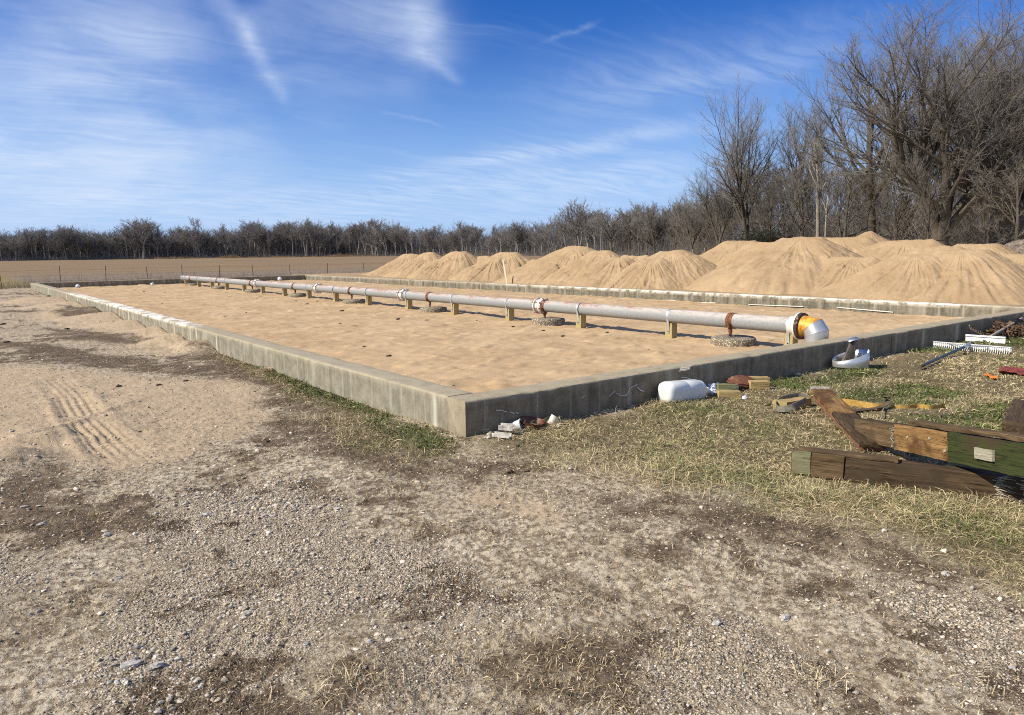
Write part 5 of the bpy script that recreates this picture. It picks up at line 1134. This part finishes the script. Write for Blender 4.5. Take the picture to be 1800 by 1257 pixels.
pot = solid('plant_saucer', [lathe_z([(0.0, 0.075), (0.004, 0.085), (0.06, 0.115), (0.068, 0.118), (0.068, 0.110), (0.010, 0.080), (0.008, 0.02)], 36, True)], M['brown_pot']); pot.location = (p[0]+0.02, p[1]+0.01, zg(p)+0.005); pot.rotation_euler = (0.16, 0.06, 0); tag(pot, 'round brown plastic saucer on the ground by the wall corner', 'saucer')
p = G(972, 752, 0.0); pc = solid('pipe_offcut', [close_caps(*tube_rings([circle((0, 0, z), (1, 0, 0), (0, 1, 0), r_, 24) for z, r_ in ((0, 0.038), (0.085, 0.038), (0.085, 0.031), (0.0, 0.031))]), 24, 4, False)], M['white_pvc']); pc.location = (p[0], p[1]+0.03, zg(p)); pc.rotation_euler = (0.25, 0.5, 0.2); tag(pc, 'short offcut of white pipe right of the brown saucer', 'pipe offcut')
M['brick'] = simple_mat('broken_brick', (0.32, 0.13, 0.08), 0.95, 0, 0.3, 20, 0.4); M['mortar'] = simple_mat('crumbled_concrete', (0.52, 0.45, 0.36), 0.95, 0, 0.25, 20, 0.4)
BR = [(868, 757, 0.030, 'brick', 'broken red brick piece at the left of the litter by the wall corner'), (864, 750, 0.022, 'brick', 'pink brick crumb on top of the litter by the wall corner'), (959, 752, 0.035, 'brick', 'orange brick shard between saucer and pipe offcut'), (1067, 718, 0.045, 'brick', 'red brick fragment at the foot of the wall, alone'),
      (1125, 715, 0.03, 'brick', 'small brick fragment at the foot of the wall left of the jug')]
for k, (x, y, s, mk, lab) in enumerate(BR):
    p = G(x, y, 0.0); lump('brick_fragment', (p[0], min(p[1], -0.03), zg(p)+s*0.35), (s*1.2, s*0.8, s*0.6), M[mk], lab, 'brick fragment', 70+k, 2, 0.5, 1.5)
rr_ = random.Random(8)
for k in range(26):
    x = rr_.uniform(845, 990); p = G(x, 772-(x-845)*0.165+rr_.uniform(-4, 10), 0.0); s = rr_.uniform(0.010, 0.028)
    o = lump('concrete_crumb', (p[0], min(p[1], -0.02), zg(p)+s*0.4), (s*1.1, s*0.8, s*0.7), M['mortar'], 'pale crumb of concrete in the litter at the wall corner', 'crumb', 100+k, 2, 0.5, 1.6); o['group'] = 'crumbs of concrete at the wall corner'
# dried drips and scratches of white sealant, part of the front wall
def drip(pts, w):
    Q = [on_y(x, y, -0.004) for x, y in pts]; P = np.array(Q); P[:, 1] = -0.0085; n = len(P); u = np.linspace(0, n-1, (n-1)*6+1); i = np.clip(u.astype(int), 0, n-2); f = (u-i)[:, None]; P = P[i]*(1-f)+P[i+1]*f
    return rodp(P, w, 6)
M['sealant'] = simple_mat('dried_sealant', (0.72, 0.68, 0.60), 0.8, 0, 0.15, 20, 0.2)
for pts, w_ in (([(1083, 691), (1090, 696), (1100, 695), (1104, 690), (1106, 683), (1113, 679), (1120, 676)], 0.004), ([(1120, 681), (1125, 686), (1131, 688)], 0.006), ([(1197, 664), (1206, 664), (1214, 667), (1220, 670)], 0.005), ([(871, 721), (880, 721), (890, 724)], 0.004), ([(896, 724), (904, 727)], 0.004), ([(907, 725), (910, 727)], 0.006), ([(1021, 700), (1029, 695)], 0.003), ([(1070, 697), (1080, 687)], 0.003)):
    solid('sealant_drip', [drip(pts, w_)], M['sealant'], front)
for k in range(9):
    x = 1194+k*2.0; solid('scratch', [drip([(x, 653-k*0.3), (x+3.5, 645-k*0.3)], 0.0022)], M['sealant'], front)

# stakes on the sand beyond the divider
a = np.array([14.62, 18.52, 0.30]); b_ = on_x(884, 457, 14.62)
M['new_stake'] = simple_mat('new_stake_wood', (0.80, 0.68, 0.48), 0.7, 0, 0.06, 10, 0)
o = solid('stake', [rodp([a, (a+b_)/2, b_], 0.036, 4)], M['new_stake']); tag(o, 'pale wooden stake standing before the sand piles, against the divider wall', 'stake')
b_ = on_x(902, 486, 15.1); o = solid('stick', [rodp([a+np.array([0.06, -0.25, 0]), b_], 0.020, 6)], M['rust_dark']); tag(o, 'short dark stick slanting from the foot of the pale stake', 'stick')
# scraps of white membrane on the sand along the divider
for k, (x0, y0, x1, y1) in enumerate(((1150, 527.5, 1188, 528), (1222, 532, 1258, 532.5), (1316, 535.5, 1412, 539), (1472, 540.5, 1570, 549), (625, 496.5, 640, 497.5))):
    P = [on_x(x0*(1-f)+x1*f, y0*(1-f)+y1*f, BED_X-0.02-0.008*math.sin(k+f*7)) for f in np.linspace(0, 1, 12)]
    o = solid('membrane_scrap', [rodp(P, 0.012, 6)], M['sealant']); tag(o, ('first', 'second', 'third', 'fourth', 'last and farthest')[k]+' strip of white membrane along the inside of the divider wall'+('' if k == 4 else ' from the left'), 'membrane strip')
# white ball and scraps at the back of the bed
for k, (x, y, s, lab) in enumerate(((488, 490, 0.13, 'white ball of foam by the far end wall, above the pipe'), (137, 503, 0.10, 'white scrap on the sand at the far left corner of the bed'), (268, 499, 0.09, 'pale scrap on the sand in front of the far end wall'), (384, 497, 0.09, 'white lump hanging below the far end of the pipe'))):
    p = G(x, y+3, Z_SAND); lump('foam_scrap', (p[0], min(p[1], BED_Y-0.2), Z_SAND+s*0.8), (s, s, s*0.9), M['white_film'], lab, 'foam scrap', 130+k, 3, 0.15, 1.5)
# clods on the raked sand and on the ground at left
M['clod'] = simple_mat('dark_clod', (0.10, 0.07, 0.045), 0.95, 0, 0.5, 12, 0.5)
CL = [(683, 626, 0.05), (640, 611, 0.03), (598, 569, 0.03), (470, 601, 0.03), (396, 559, 0.03), (365, 577, 0.04), (540, 535, 0.05), (558, 530, 0.05), (601, 546, 0.06), (700, 563, 0.05), (750, 564, 0.06), (838, 563, 0.03), (955, 582, 0.04), (990, 592, 0.05), (1067, 587, 0.04), (902, 578, 0.04), (700, 560, 0.04), (780, 683, 0.015), (797, 680, 0.015), (1002, 654, 0.012), (285, 534, 0.03), (253, 513, 0.05), (289, 514, 0.05), (452, 526, 0.04), (433, 550, 0.03), (1140, 615, 0.02), (1118, 613, 0.015), (405, 558, 0.025), (520, 530, 0.05)]
cl_me = None
for k, (x, y, s) in enumerate(CL):
    s *= 0.7; p = G(x, y, Z_SAND); o = lump('dirt_clod', (p[0], p[1], float(bed_z(np.array([p[0]]), np.array([p[1]]))[0])+s*0.25), (s*1.5, s*0.8, s*0.5), M['clod'], 'dark clod of dirt on the raked sand', 'clod', 150+k, 2, 0.6, 1.7); o['group'] = 'dark clods on the raked sand'
CL2 = [(327, 672, 0.055), (208, 681, 0.05), (118, 578, 0.07), (5, 571, 0.09), (12, 602, 0.08), (86, 521, 0.12), (280, 679, 0.06), (180, 693, 0.03), (245, 760, 0.025), (920, 745, 0.02), (910, 790, 0.03), (896, 833, 0.05), (925, 832, 0.035), (1350, 714, 0.05), (1606, 868, 0.05), (1070, 1110, 0.01), (470, 778, 0.03), (312, 580, 0.05), (310, 579, 0.05)]
for k, (x, y, s) in enumerate(CL2):
    s *= 0.42; p = G(x, y, 0.0); o = lump('turf_clod', (p[0], p[1], zg(p)+s*0.3), (s*1.5, s*0.9, s*0.6), M['clod'], 'dark clod of torn turf on the worn ground', 'clod', 190+k, 3, 0.7, 2.2); o['group'] = 'dark turf clods on the worn ground'

# wire fence between the bed and the field
M['fence_steel'] = simple_mat('fence_steel', (0.075, 0.055, 0.04), 0.8, 0.2, 0.3, 10, 0)
FP = [(-1.15, 1.25), (1.55, 1.15), (3.75, 1.10), (6.0, 1.0), (7.9, 1.05), (10.05, 1.0), (12.2, 1.0), (14.6, 0.95), (17.2, 1.0), (20, 1.0), (23, 0.95), (26, 1.0)]
fe = empty('wire_fence', (0, 42.3, 0)); tag(fe, 'wire fence on thin dark posts between the end wall and the field', 'fence')
for k, (x, h) in enumerate(FP):
    ln = 0.07*(k % 3-1); solid('fence_post', [rodp([(x+0.1, 0, -0.1), (x+0.1+ln, 0, h)], 0.017, 6)], M['fence_steel'], fe)
for z in (0.3, 0.6, 0.9):
    P = [(x+0.1, 0.03, z+0.02*((k % 2)*2-1)) for k, (x, h) in enumerate(FP)]; solid('wire', [rodp(P, 0.003, 4)], M['fence_steel'], fe)
# tall weeds along the fence
def f_weed(r, N):
    S = np.c_[r.uniform(-3, 40, N), r.normal(42.0, 0.7, N), np.full(N, -0.02)]; return S, r.gamma(2.0, 0.14, N)+0.10, r.uniform(0.003, 0.007, N), 1.0
M['weed'] = simple_mat('dry_weeds', (0.24, 0.195, 0.145), 0.9, 0, 0.4, 1.0, 0)
brush('weeds', 9000, f_weed, 'dry grey weeds along the wire fence behind the end wall', M['weed'], 'weeds', 19)
# far shed, posts and a white tank seen through the gap between the piles
M['white_paint'] = simple_mat('white_paint', (0.8, 0.8, 0.78), 0.5, 0, 0.05, 5, 0)
p = dep(1238, 449, 92); sh = empty('shed', (p[0], p[1], 0.0), (0, 0, -YAW-0.25)); tag(sh, 'small open shed with a pitched roof in the gap between the sand piles', 'shed')
top = float(dep(1238, 441.5, 92)[2]); hw = 0.62
solid('roof', [stripp([(-hw-0.1, 0, top-0.62), (0, 0, top)], (0, 1.6, 0), (0.6, 0, 0.8), 0.07), stripp([(0, 0, top), (hw+0.1, 0, top-0.62)], (0, 1.6, 0), (-0.6, 0, 0.8), 0.07)], M['w_handle'], sh, False)
for sx in (-1, 1): solid('shed_post', [boxp((sx*hw-0.04, -0.7, 0), (sx*hw+0.04, -0.62, top-0.55))], M['w_handle'], sh, False); solid('shed_post', [boxp((sx*hw-0.04, 0.62, 0), (sx*hw+0.04, 0.7, top-0.55))], M['w_handle'], sh, False)
solid('back_wall', [boxp((-hw, 0.55, 0), (hw, 0.6, top-0.6))], M['w_dark'], sh, False)
solid('finial', [boxp((-0.03, -0.78, top-0.02), (0.03, -0.72, top+0.4))], M['w_handle'], sh, False)
p = dep(1228, 452, 88); zt = float(dep(1228, 449, 88)[2])
tk = solid('storage_tank', [lathe_z([(0.0, 0.30), (0.05, 0.36), (zt-0.08, 0.36), (zt-0.02, 0.30), (zt, 0.08)], 20, True)], M['white_paint']); tk.location = (p[0], p[1], 0); tag(tk, 'small white tank before the shed in the gap between the piles', 'tank')
for x, y, lab in ((1217, 438, 'thin pale post left of the white tank'), (1257, 438, 'thin pale post right of the small shed')):
    p = dep(x, 449, 96); h = float(dep(x, y, 96)[2]); o = solid('pale_post', [rodp([(0, 0, -0.1), (0, 0, h)], 0.07, 8)], M['w_pale']); o.location = (p[0], p[1], 0); tag(o, lab, 'post')
# ------------------------------------------------------------------ loose stones, straw and grass
def ground_samples(r, n, r0, r1, half=0.66):
    """points spread over the seen ground, denser near the camera"""
    th = r.uniform(-half, half, n)+YAW; rr = r0*(r1/r0)**r.uniform(0, 1, n)
    return np.c_[CAM[0]+rr*np.sin(th), CAM[1]+rr*np.cos(th)], rr
def outside(P): return ~((P[:, 0] > -0.012) & (P[:, 1] > -0.012))
_t = (1+5**.5)/2
ICO = np.array([(-1, _t, 0), (1, _t, 0), (-1, -_t, 0), (1, -_t, 0), (0, -1, _t), (0, 1, _t), (0, -1, -_t), (0, 1, -_t), (_t, 0, -1), (_t, 0, 1), (-_t, 0, -1), (-_t, 0, 1)])/math.hypot(1, _t)
ICF = np.array([(0, 11, 5), (0, 5, 1), (0, 1, 7), (0, 7, 10), (0, 10, 11), (1, 5, 9), (5, 11, 4), (11, 10, 2), (10, 7, 6), (7, 1, 8), (3, 9, 4), (3, 4, 2), (3, 2, 6), (3, 6, 8), (3, 8, 9), (4, 9, 5), (2, 4, 11), (6, 2, 10), (8, 6, 7), (9, 8, 1)])
def stones(name, P, size, r, label, cols):
    n = len(P); ax = np.c_[r.uniform(0.75, 1.3, n), r.uniform(0.55, 1.0, n), r.uniform(0.35, 0.75, n)]*size[:, None]
    v = ICO[None]*ax[:, None, :]*r.uniform(0.72, 1.25, (n, 12, 1)); a = r.uniform(0, 6.28, n); c, s = np.cos(a)[:, None], np.sin(a)[:, None]
    tl = r.normal(0, 0.3, n)[:, None]; y2 = v[..., 1]*np.cos(tl)-v[..., 2]*np.sin(tl); z2 = v[..., 1]*np.sin(tl)+v[..., 2]*np.cos(tl)
    X = v[..., 0]*c-y2*s+P[:, 0:1]; Y = v[..., 0]*s+y2*c+P[:, 1:2]; Z = z2+(hgt(P[:, 0], P[:, 1])+size*0.16)[:, None]
    V = np.stack([X, Y, Z], -1).reshape(-1, 3); T = (ICF[None]+(np.arange(n)*12)[:, None, None]).reshape(-1, 3)
    k = r.randint(0, len(cols), n); col = np.array(cols)[k]*r.uniform(0.7, 1.25, (n, 1)); col = np.repeat(col, 12, 0)
    me = mesh_np(name, V, None, T, False, dict(tint=col)); o = link(name, me, M['stone']); tag(o, label, 'gravel', kind='stuff'); return o
def tint_mat(name, rough=0.9, trans=0.0, bmp=0.0, spec=0.2):
    m, t, b = new_mat(name); col = t.attr('tint', 'Color')
    if bmp:
        n = t.noise(t.coord(), 300, 3, 0.6); col = t.mix(t.smooth(n, 0.35, 0.65, 0, 0.35), col, t.mix(0.5, col, (0.10, 0.08, 0.06))); bump(t, b, n, bmp, 0.003)
    t.l.new(col, b.inputs['Base Color']); b.inputs['Roughness'].default_value = rough; b.inputs['Specular IOR Level'].default_value = spec
    return m
M['stone'] = tint_mat('stone', 0.9, 0, 0.3); M['blade'] = tint_mat('grass_blade', 0.65, 0, 0, 0.25)
r = np.random.RandomState(3)
STC = [(0.52, 0.435, 0.32), (0.62, 0.54, 0.42), (0.43, 0.35, 0.255), (0.36, 0.29, 0.21), (0.54, 0.425, 0.285), (0.70, 0.63, 0.52), (0.48, 0.42, 0.335)]
P, rr = ground_samples(r, 480000, 2.0, 15.0, 0.80); L = layers(P)
keep = outside(P) & (r.uniform(0, 1, len(P)) < np.clip((0.46*L['grav']**1.7*(1-0.75*L['dark'])+0.05)*(1-L['grass'])**2, 0, 1))
P, rr = P[keep], rr[keep]; size = (0.0022+0.0019*r.gamma(1.0, 0.9, len(P)))*np.clip(rr/3.2, 0.8, 2.0)
stones('gravel', P, size, r, 'pale limestone gravel scattered over the yard', STC)
def cluster(px, n, spread, s0, s1):
    c = np.array([G(x, y)[:2] for x, y in px]); i = r.randint(0, len(c), n); return c[i]+r.normal(0, spread, (n, 2)), r.uniform(s0, s1, n)
Q1 = cluster([(330, 870), (360, 885), (470, 900), (490, 905), (520, 890), (500, 880), (545, 850), (430, 900)], 200, 0.12, 0.005, 0.018)
Q2 = cluster([(235, 1140), (230, 1170), (290, 1230), (330, 1235), (250, 1180), (430, 1080)], 140, 0.08, 0.005, 0.016)
Q3 = cluster([(700, 1000), (640, 1040), (560, 1060), (760, 1100), (1240, 1120), (1330, 1150), (1560, 1090), (1690, 1060), (60, 1000), (150, 1040)], 260, 0.22, 0.005, 0.013)
Pq = np.vstack([Q1[0], Q2[0], Q3[0]]); Sq = np.concatenate([Q1[1], Q2[1], Q3[1]])
stones('gravel', Pq, Sq, r, 'clusters of larger broken limestone in the yard', [(0.46, 0.42, 0.35), (0.55, 0.50, 0.42), (0.38, 0.34, 0.28), (0.50, 0.42, 0.30)])
STN = [(189, 944, 0.034, 'flat pale grey stone lying on the dark patch at left'), (594, 899, 0.035, 'largest pale stone left of the picture middle, by the gravel cluster'), (433, 1083, 0.030, 'angular pale stone in the lower left gravel'), (235, 1173, 0.045, 'flat grey stone at the lower left among the shards'), (276, 1174, 0.032, 'white stone right of the flat grey one at lower left'), (361, 909, 0.04, 'brown stone at the left of the gravel cluster'),
       (1660, 1014, 0.026, 'round white stone at the right near the grass edge'), (1172, 1025, 0.016, 'small white stone on the bare dirt, right of middle'), (1380, 1095, 0.035, 'pale flat stone in the right-hand gravel'), (1260, 1105, 0.03, 'pale stone in the gravel below the picture middle'), (1780, 1177, 0.022, 'white stone near the lower right corner'), (208, 1018, 0.02, 'small white stone left of the wheel grooves'), (74, 921, 0.03, 'pale stone on the dark turf at the left edge'), (650, 1140, 0.02, 'small pale stone near the dead tuft at lower middle'), (538, 1142, 0.018, 'small pale stone left of the dead tuft at lower middle'), (1160, 836, 0.03, 'pale flat chip on the edge of the grass')]
for k, (x, y, s, lab) in enumerate(STN):
    s *= 0.72; p = G(x, y, 0.0); lump('stone', (p[0], p[1], zg(p)+s*0.25), (s*1.15, s*0.8, s*0.45), simple_mat('pale_stone', (0.50+0.04*(k % 3-1), 0.46+0.03*(k % 3-1), 0.39), 0.9, 0, 0.2, 40, 0.3) if k < 4 else bpy.data.materials['pale_stone'], lab, 'stone', 300+k, 2, 0.55, 1.3, None, False)

def blades(name, P, length, width, lean, tint, r, label, cat, curl=0.6, zoff=0.0, flat=False):
    n = len(P); az = r.uniform(0, 6.28, n); d = np.c_[np.cos(az), np.sin(az)]; s = np.c_[-d[:, 1], d[:, 0]]
    z0 = hgt(P[:, 0], P[:, 1])-0.004+zoff; hl = length*np.sin(lean); vl = length*np.cos(lean)
    b0 = np.c_[P, z0]; m = np.c_[P+d*(hl*0.42)[:, None], z0+vl*0.62]; t = np.c_[P+d*hl[:, None]+s*(r.normal(0, 0.25, n)*length)[:, None], z0+vl*(1-curl*r.uniform(0.0, 0.9, n))]
    if flat:
        k = r.uniform(0.002, 0.012, n); b0[:, 2] = z0+k; m[:, 2] = z0+k+0.008*r.uniform(0, 1, n); t[:, 2] = z0+k*0.8
    w3 = np.c_[s, r.normal(0, 0.5, n)]*(width*0.5)[:, None]
    V = np.stack([b0-w3, b0+w3, m+w3*0.85, m-w3*0.85, t], 1).reshape(-1, 3); o5 = np.arange(n)*5
    q = np.c_[o5, o5+1, o5+2, o5+3]; T = np.c_[o5+3, o5+2, o5+4]
    me = mesh_np(name, V, q, T, True, dict(tint=np.repeat(tint, 5, 0))); o = link(name, me, M['blade']); tag(o, label, cat, kind='stuff'); return o
def mixc_(f, a, b_): return np.array(a)[None, :]*(1-f)[:, None]+np.array(b_)[None, :]*f[:, None]
STRAW, STRAW2, GREEN, BROWN = (0.44, 0.345, 0.175), (0.66, 0.55, 0.33), (0.105, 0.135, 0.035), (0.20, 0.14, 0.085)
# meadow at the right
P, rr = ground_samples(r, 900000, 3.3, 17.0, 0.84); L = layers(P)
dens = L['grass']*(1-0.9*L['spill'])*(1-0.75*L['clover'])*(0.14+1.0*np.clip(0.45+1.7*fbm(P[:, 0]*2.2, P[:, 1]*2.2, 301, 4), 0, 1))*(1-0.8*L['sand'])
keep = outside(P) & (r.uniform(0, 1, len(P)) < dens*0.95); P, rr = P[keep], rr[keep]; gk = L['green'][keep]; n = len(P)
tuft = np.clip(0.5+1.5*fbm(P[:, 0]*1.6, P[:, 1]*1.6, 307, 4), 0, 1); gmix = np.clip(0.20+0.70*fbm(P[:, 0]*1.3+5, P[:, 1]*1.3, 311, 4)+0.9*gk, 0.02, 0.95)
isg = r.uniform(0, 1, n) < gmix; isb = r.uniform(0, 1, n) < 0.22
tint = np.where(isg[:, None], mixc_(r.uniform(0, 1, n), GREEN, (0.22, 0.24, 0.075)), np.where(isb[:, None], mixc_(r.uniform(0, 1, n), BROWN, (0.30, 0.22, 0.12)), mixc_(r.uniform(0, 1, n), STRAW, STRAW2)))*r.uniform(0.75, 1.2, (n, 1))
blades('grass', P, (0.045+0.09*tuft**1.6)*r.uniform(0.6, 1.4, n), np.clip(0.0022*rr/5, 0.0018, 0.007)*r.uniform(0.5, 1.6, n), np.clip(r.normal(1.25, 0.26, n), 0.1, 1.54), tint, r, 'matted straw and green grass beside the front wall', 'grass')
print('meadow blades', n)
P, rr = ground_samples(r, 560000, 3.3, 15.0, 0.84); L = layers(P); keep = outside(P) & (r.uniform(0, 1, len(P)) < L['grass']*(1-L['spill'])*(1-0.7*L['clover'])*(1-0.7*L['sand'])*0.9); P, rr = P[keep], rr[keep]; n = len(P); f = r.uniform(0, 1, n)
tint = np.where((f < 0.45)[:, None], mixc_(r.uniform(0, 1, n), (0.36, 0.28, 0.15), (0.52, 0.42, 0.25)), np.where((f < 0.7)[:, None], mixc_(r.uniform(0, 1, n), (0.10, 0.115, 0.035), (0.20, 0.19, 0.075)), mixc_(r.uniform(0, 1, n), BROWN, (0.11, 0.075, 0.045))))
blades('grass', P, 0.045*r.uniform(0.4, 1.6, n), np.clip(0.0020*rr/5, 0.0016, 0.006)*r.uniform(0.6, 1.5, n), np.clip(r.normal(1.42, 0.1, n), 1.0, 1.56), tint, r, 'low matted thatch under the straw grass beside the front wall', 'grass', 0.3)
# clover and weeds along the left wall
P, rr = ground_samples(r, 260000, 4.5, 30.0, 0.62); L = layers(P)
keep = outside(P) & (r.uniform(0, 1, len(P)) < np.clip(0.9*L['green']+0.55*L['clover']*(1-L['spill']), 0, 1)*(1-0.6*L['sand'])); P, rr = P[keep], rr[keep]; gk = L['green'][keep]; n = len(P)
isg = r.uniform(0, 1, n) < np.clip(0.15+0.75*gk, 0, 0.92)
tint = np.where(isg[:, None], mixc_(r.uniform(0, 1, n), (0.045, 0.080, 0.018), (0.12, 0.165, 0.040)), np.where((r.uniform(0, 1, n) < 0.5)[:, None], mixc_(r.uniform(0, 1, n), STRAW, BROWN), mixc_(r.uniform(0, 1, n), BROWN, (0.12, 0.08, 0.05))))*r.uniform(0.75, 1.2, (n, 1))
blades('grass', P, 0.03*r.uniform(0.5, 1.5, n)*(1+0.4*(rr > 8)), np.where(isg, 0.009, 0.004)*np.clip(rr/7, 0.9, 2.2)*r.uniform(0.7, 1.3, n), np.clip(r.normal(0.9, 0.4, n), 0.1, 1.5), tint, r, 'green clover and dead weeds along the foot of the left wall', 'grass', 0.4)
# dead turf and straw on the dark patches and over the yard
P, rr = ground_samples(r, 500000, 2.0, 24.0, 0.80); L = layers(P)
keep = outside(P) & (r.uniform(0, 1, len(P)) < np.clip(0.80*L['dark']*(0.6+fbm(P[:, 0]*4, P[:, 1]*4, 331, 3))+0.045, 0, 1)*(1-0.8*L['sand'])); P, rr = P[keep], rr[keep]; n = len(P)
f = r.uniform(0, 1, n); tint = np.where((f < 0.35)[:, None], mixc_(r.uniform(0, 1, n), STRAW, (0.34, 0.26, 0.15)), mixc_(r.uniform(0, 1, n), (0.085, 0.058, 0.038), (0.20, 0.145, 0.09)))*r.uniform(0.8, 1.2, (n, 1))
blades('dead_grass', P, 0.040*r.uniform(0.4, 1.6, n), np.clip(0.0022*rr/3.5, 0.0016, 0.006)*r.uniform(0.7, 1.3, n), np.clip(r.normal(1.25, 0.25, n), 0.3, 1.55), tint, r, 'dead brown turf and straw litter over the worn yard', 'dead grass')
# loose dead tufts in the foreground, and the straw clump by the wall
TU = [((250, 960), 60, 0.12, 0.04), ((120, 1080), 70, 0.12, 0.045), ((330, 1000), 50, 0.12, 0.04), ((760, 1040), 130, 0.18, 0.045), ((1290, 1000), 120, 0.2, 0.045), ((1500, 1000), 150, 0.22, 0.05), ((1640, 1080), 60, 0.14, 0.045), ((1700, 1230), 70, 0.12, 0.05), ((560, 1235), 120, 0.14, 0.06), ((1300, 1180), 60, 0.14, 0.045), ((900, 870), 90, 0.18, 0.05), ((700, 860), 90, 0.2, 0.045), ((620, 1205), 90, 0.10, 0.085), ((670, 1215), 60, 0.08, 0.07), ((500, 1110), 50, 0.08, 0.05), ((840, 1160), 120, 0.16, 0.05), ((930, 1190), 260, 0.28, 0.05), ((1000, 1150), 200, 0.25, 0.05), ((1050, 1230), 260, 0.28, 0.05), ((1180, 1155), 60, 0.07, 0.05), ((1445, 1205), 110, 0.08, 0.06), ((1020, 1060), 90, 0.14, 0.05), ((1160, 1040), 120, 0.16, 0.05), ((720, 940), 50, 0.09, 0.04), ((870, 950), 60, 0.12, 0.05), ((460, 1105), 60, 0.1, 0.05),
      ((560, 735), 240, 0.14, 0.11), ((600, 742), 200, 0.14, 0.10), ((520, 735), 120, 0.10, 0.09), ((640, 735), 100, 0.1, 0.08), ((1430, 740), 160, 0.12, 0.10), ((1400, 760), 120, 0.12, 0.09), ((1215, 708), 160, 0.16, 0.08), ((1170, 712), 110, 0.1, 0.08), ((1510, 870), 160, 0.2, 0.08), ((1600, 880), 200, 0.25, 0.07), ((1740, 890), 300, 0.3, 0.09), ((1250, 860), 200, 0.25, 0.07), ((1450, 850), 160, 0.2, 0.07), ((1380, 850), 120, 0.15, 0.06)]
Pt, Lt = [], []
for (x, y), k, sp, ln in TU: Pt.append(G(x, y)[:2]+r.normal(0, sp*0.6, (k, 2))); Lt.append(ln*r.uniform(0.5, 1.4, k))
Pt = np.vstack(Pt); Lt = np.concatenate(Lt); ok = outside(Pt); Pt, Lt = Pt[ok], Lt[ok]; n = len(Pt); f = r.uniform(0, 1, n)
tint = np.where((f < 0.15)[:, None], mixc_(r.uniform(0, 1, n), BROWN, (0.12, 0.085, 0.05)), mixc_(r.uniform(0, 1, n), (0.40, 0.30, 0.16), (0.62, 0.53, 0.34)))
blades('dead_grass', Pt, Lt, np.full(n, 0.0026), np.clip(r.normal(1.0, 0.35, n), 0.1, 1.5), tint, r, 'long straw-coloured tufts here and there in the yard', 'dead grass')
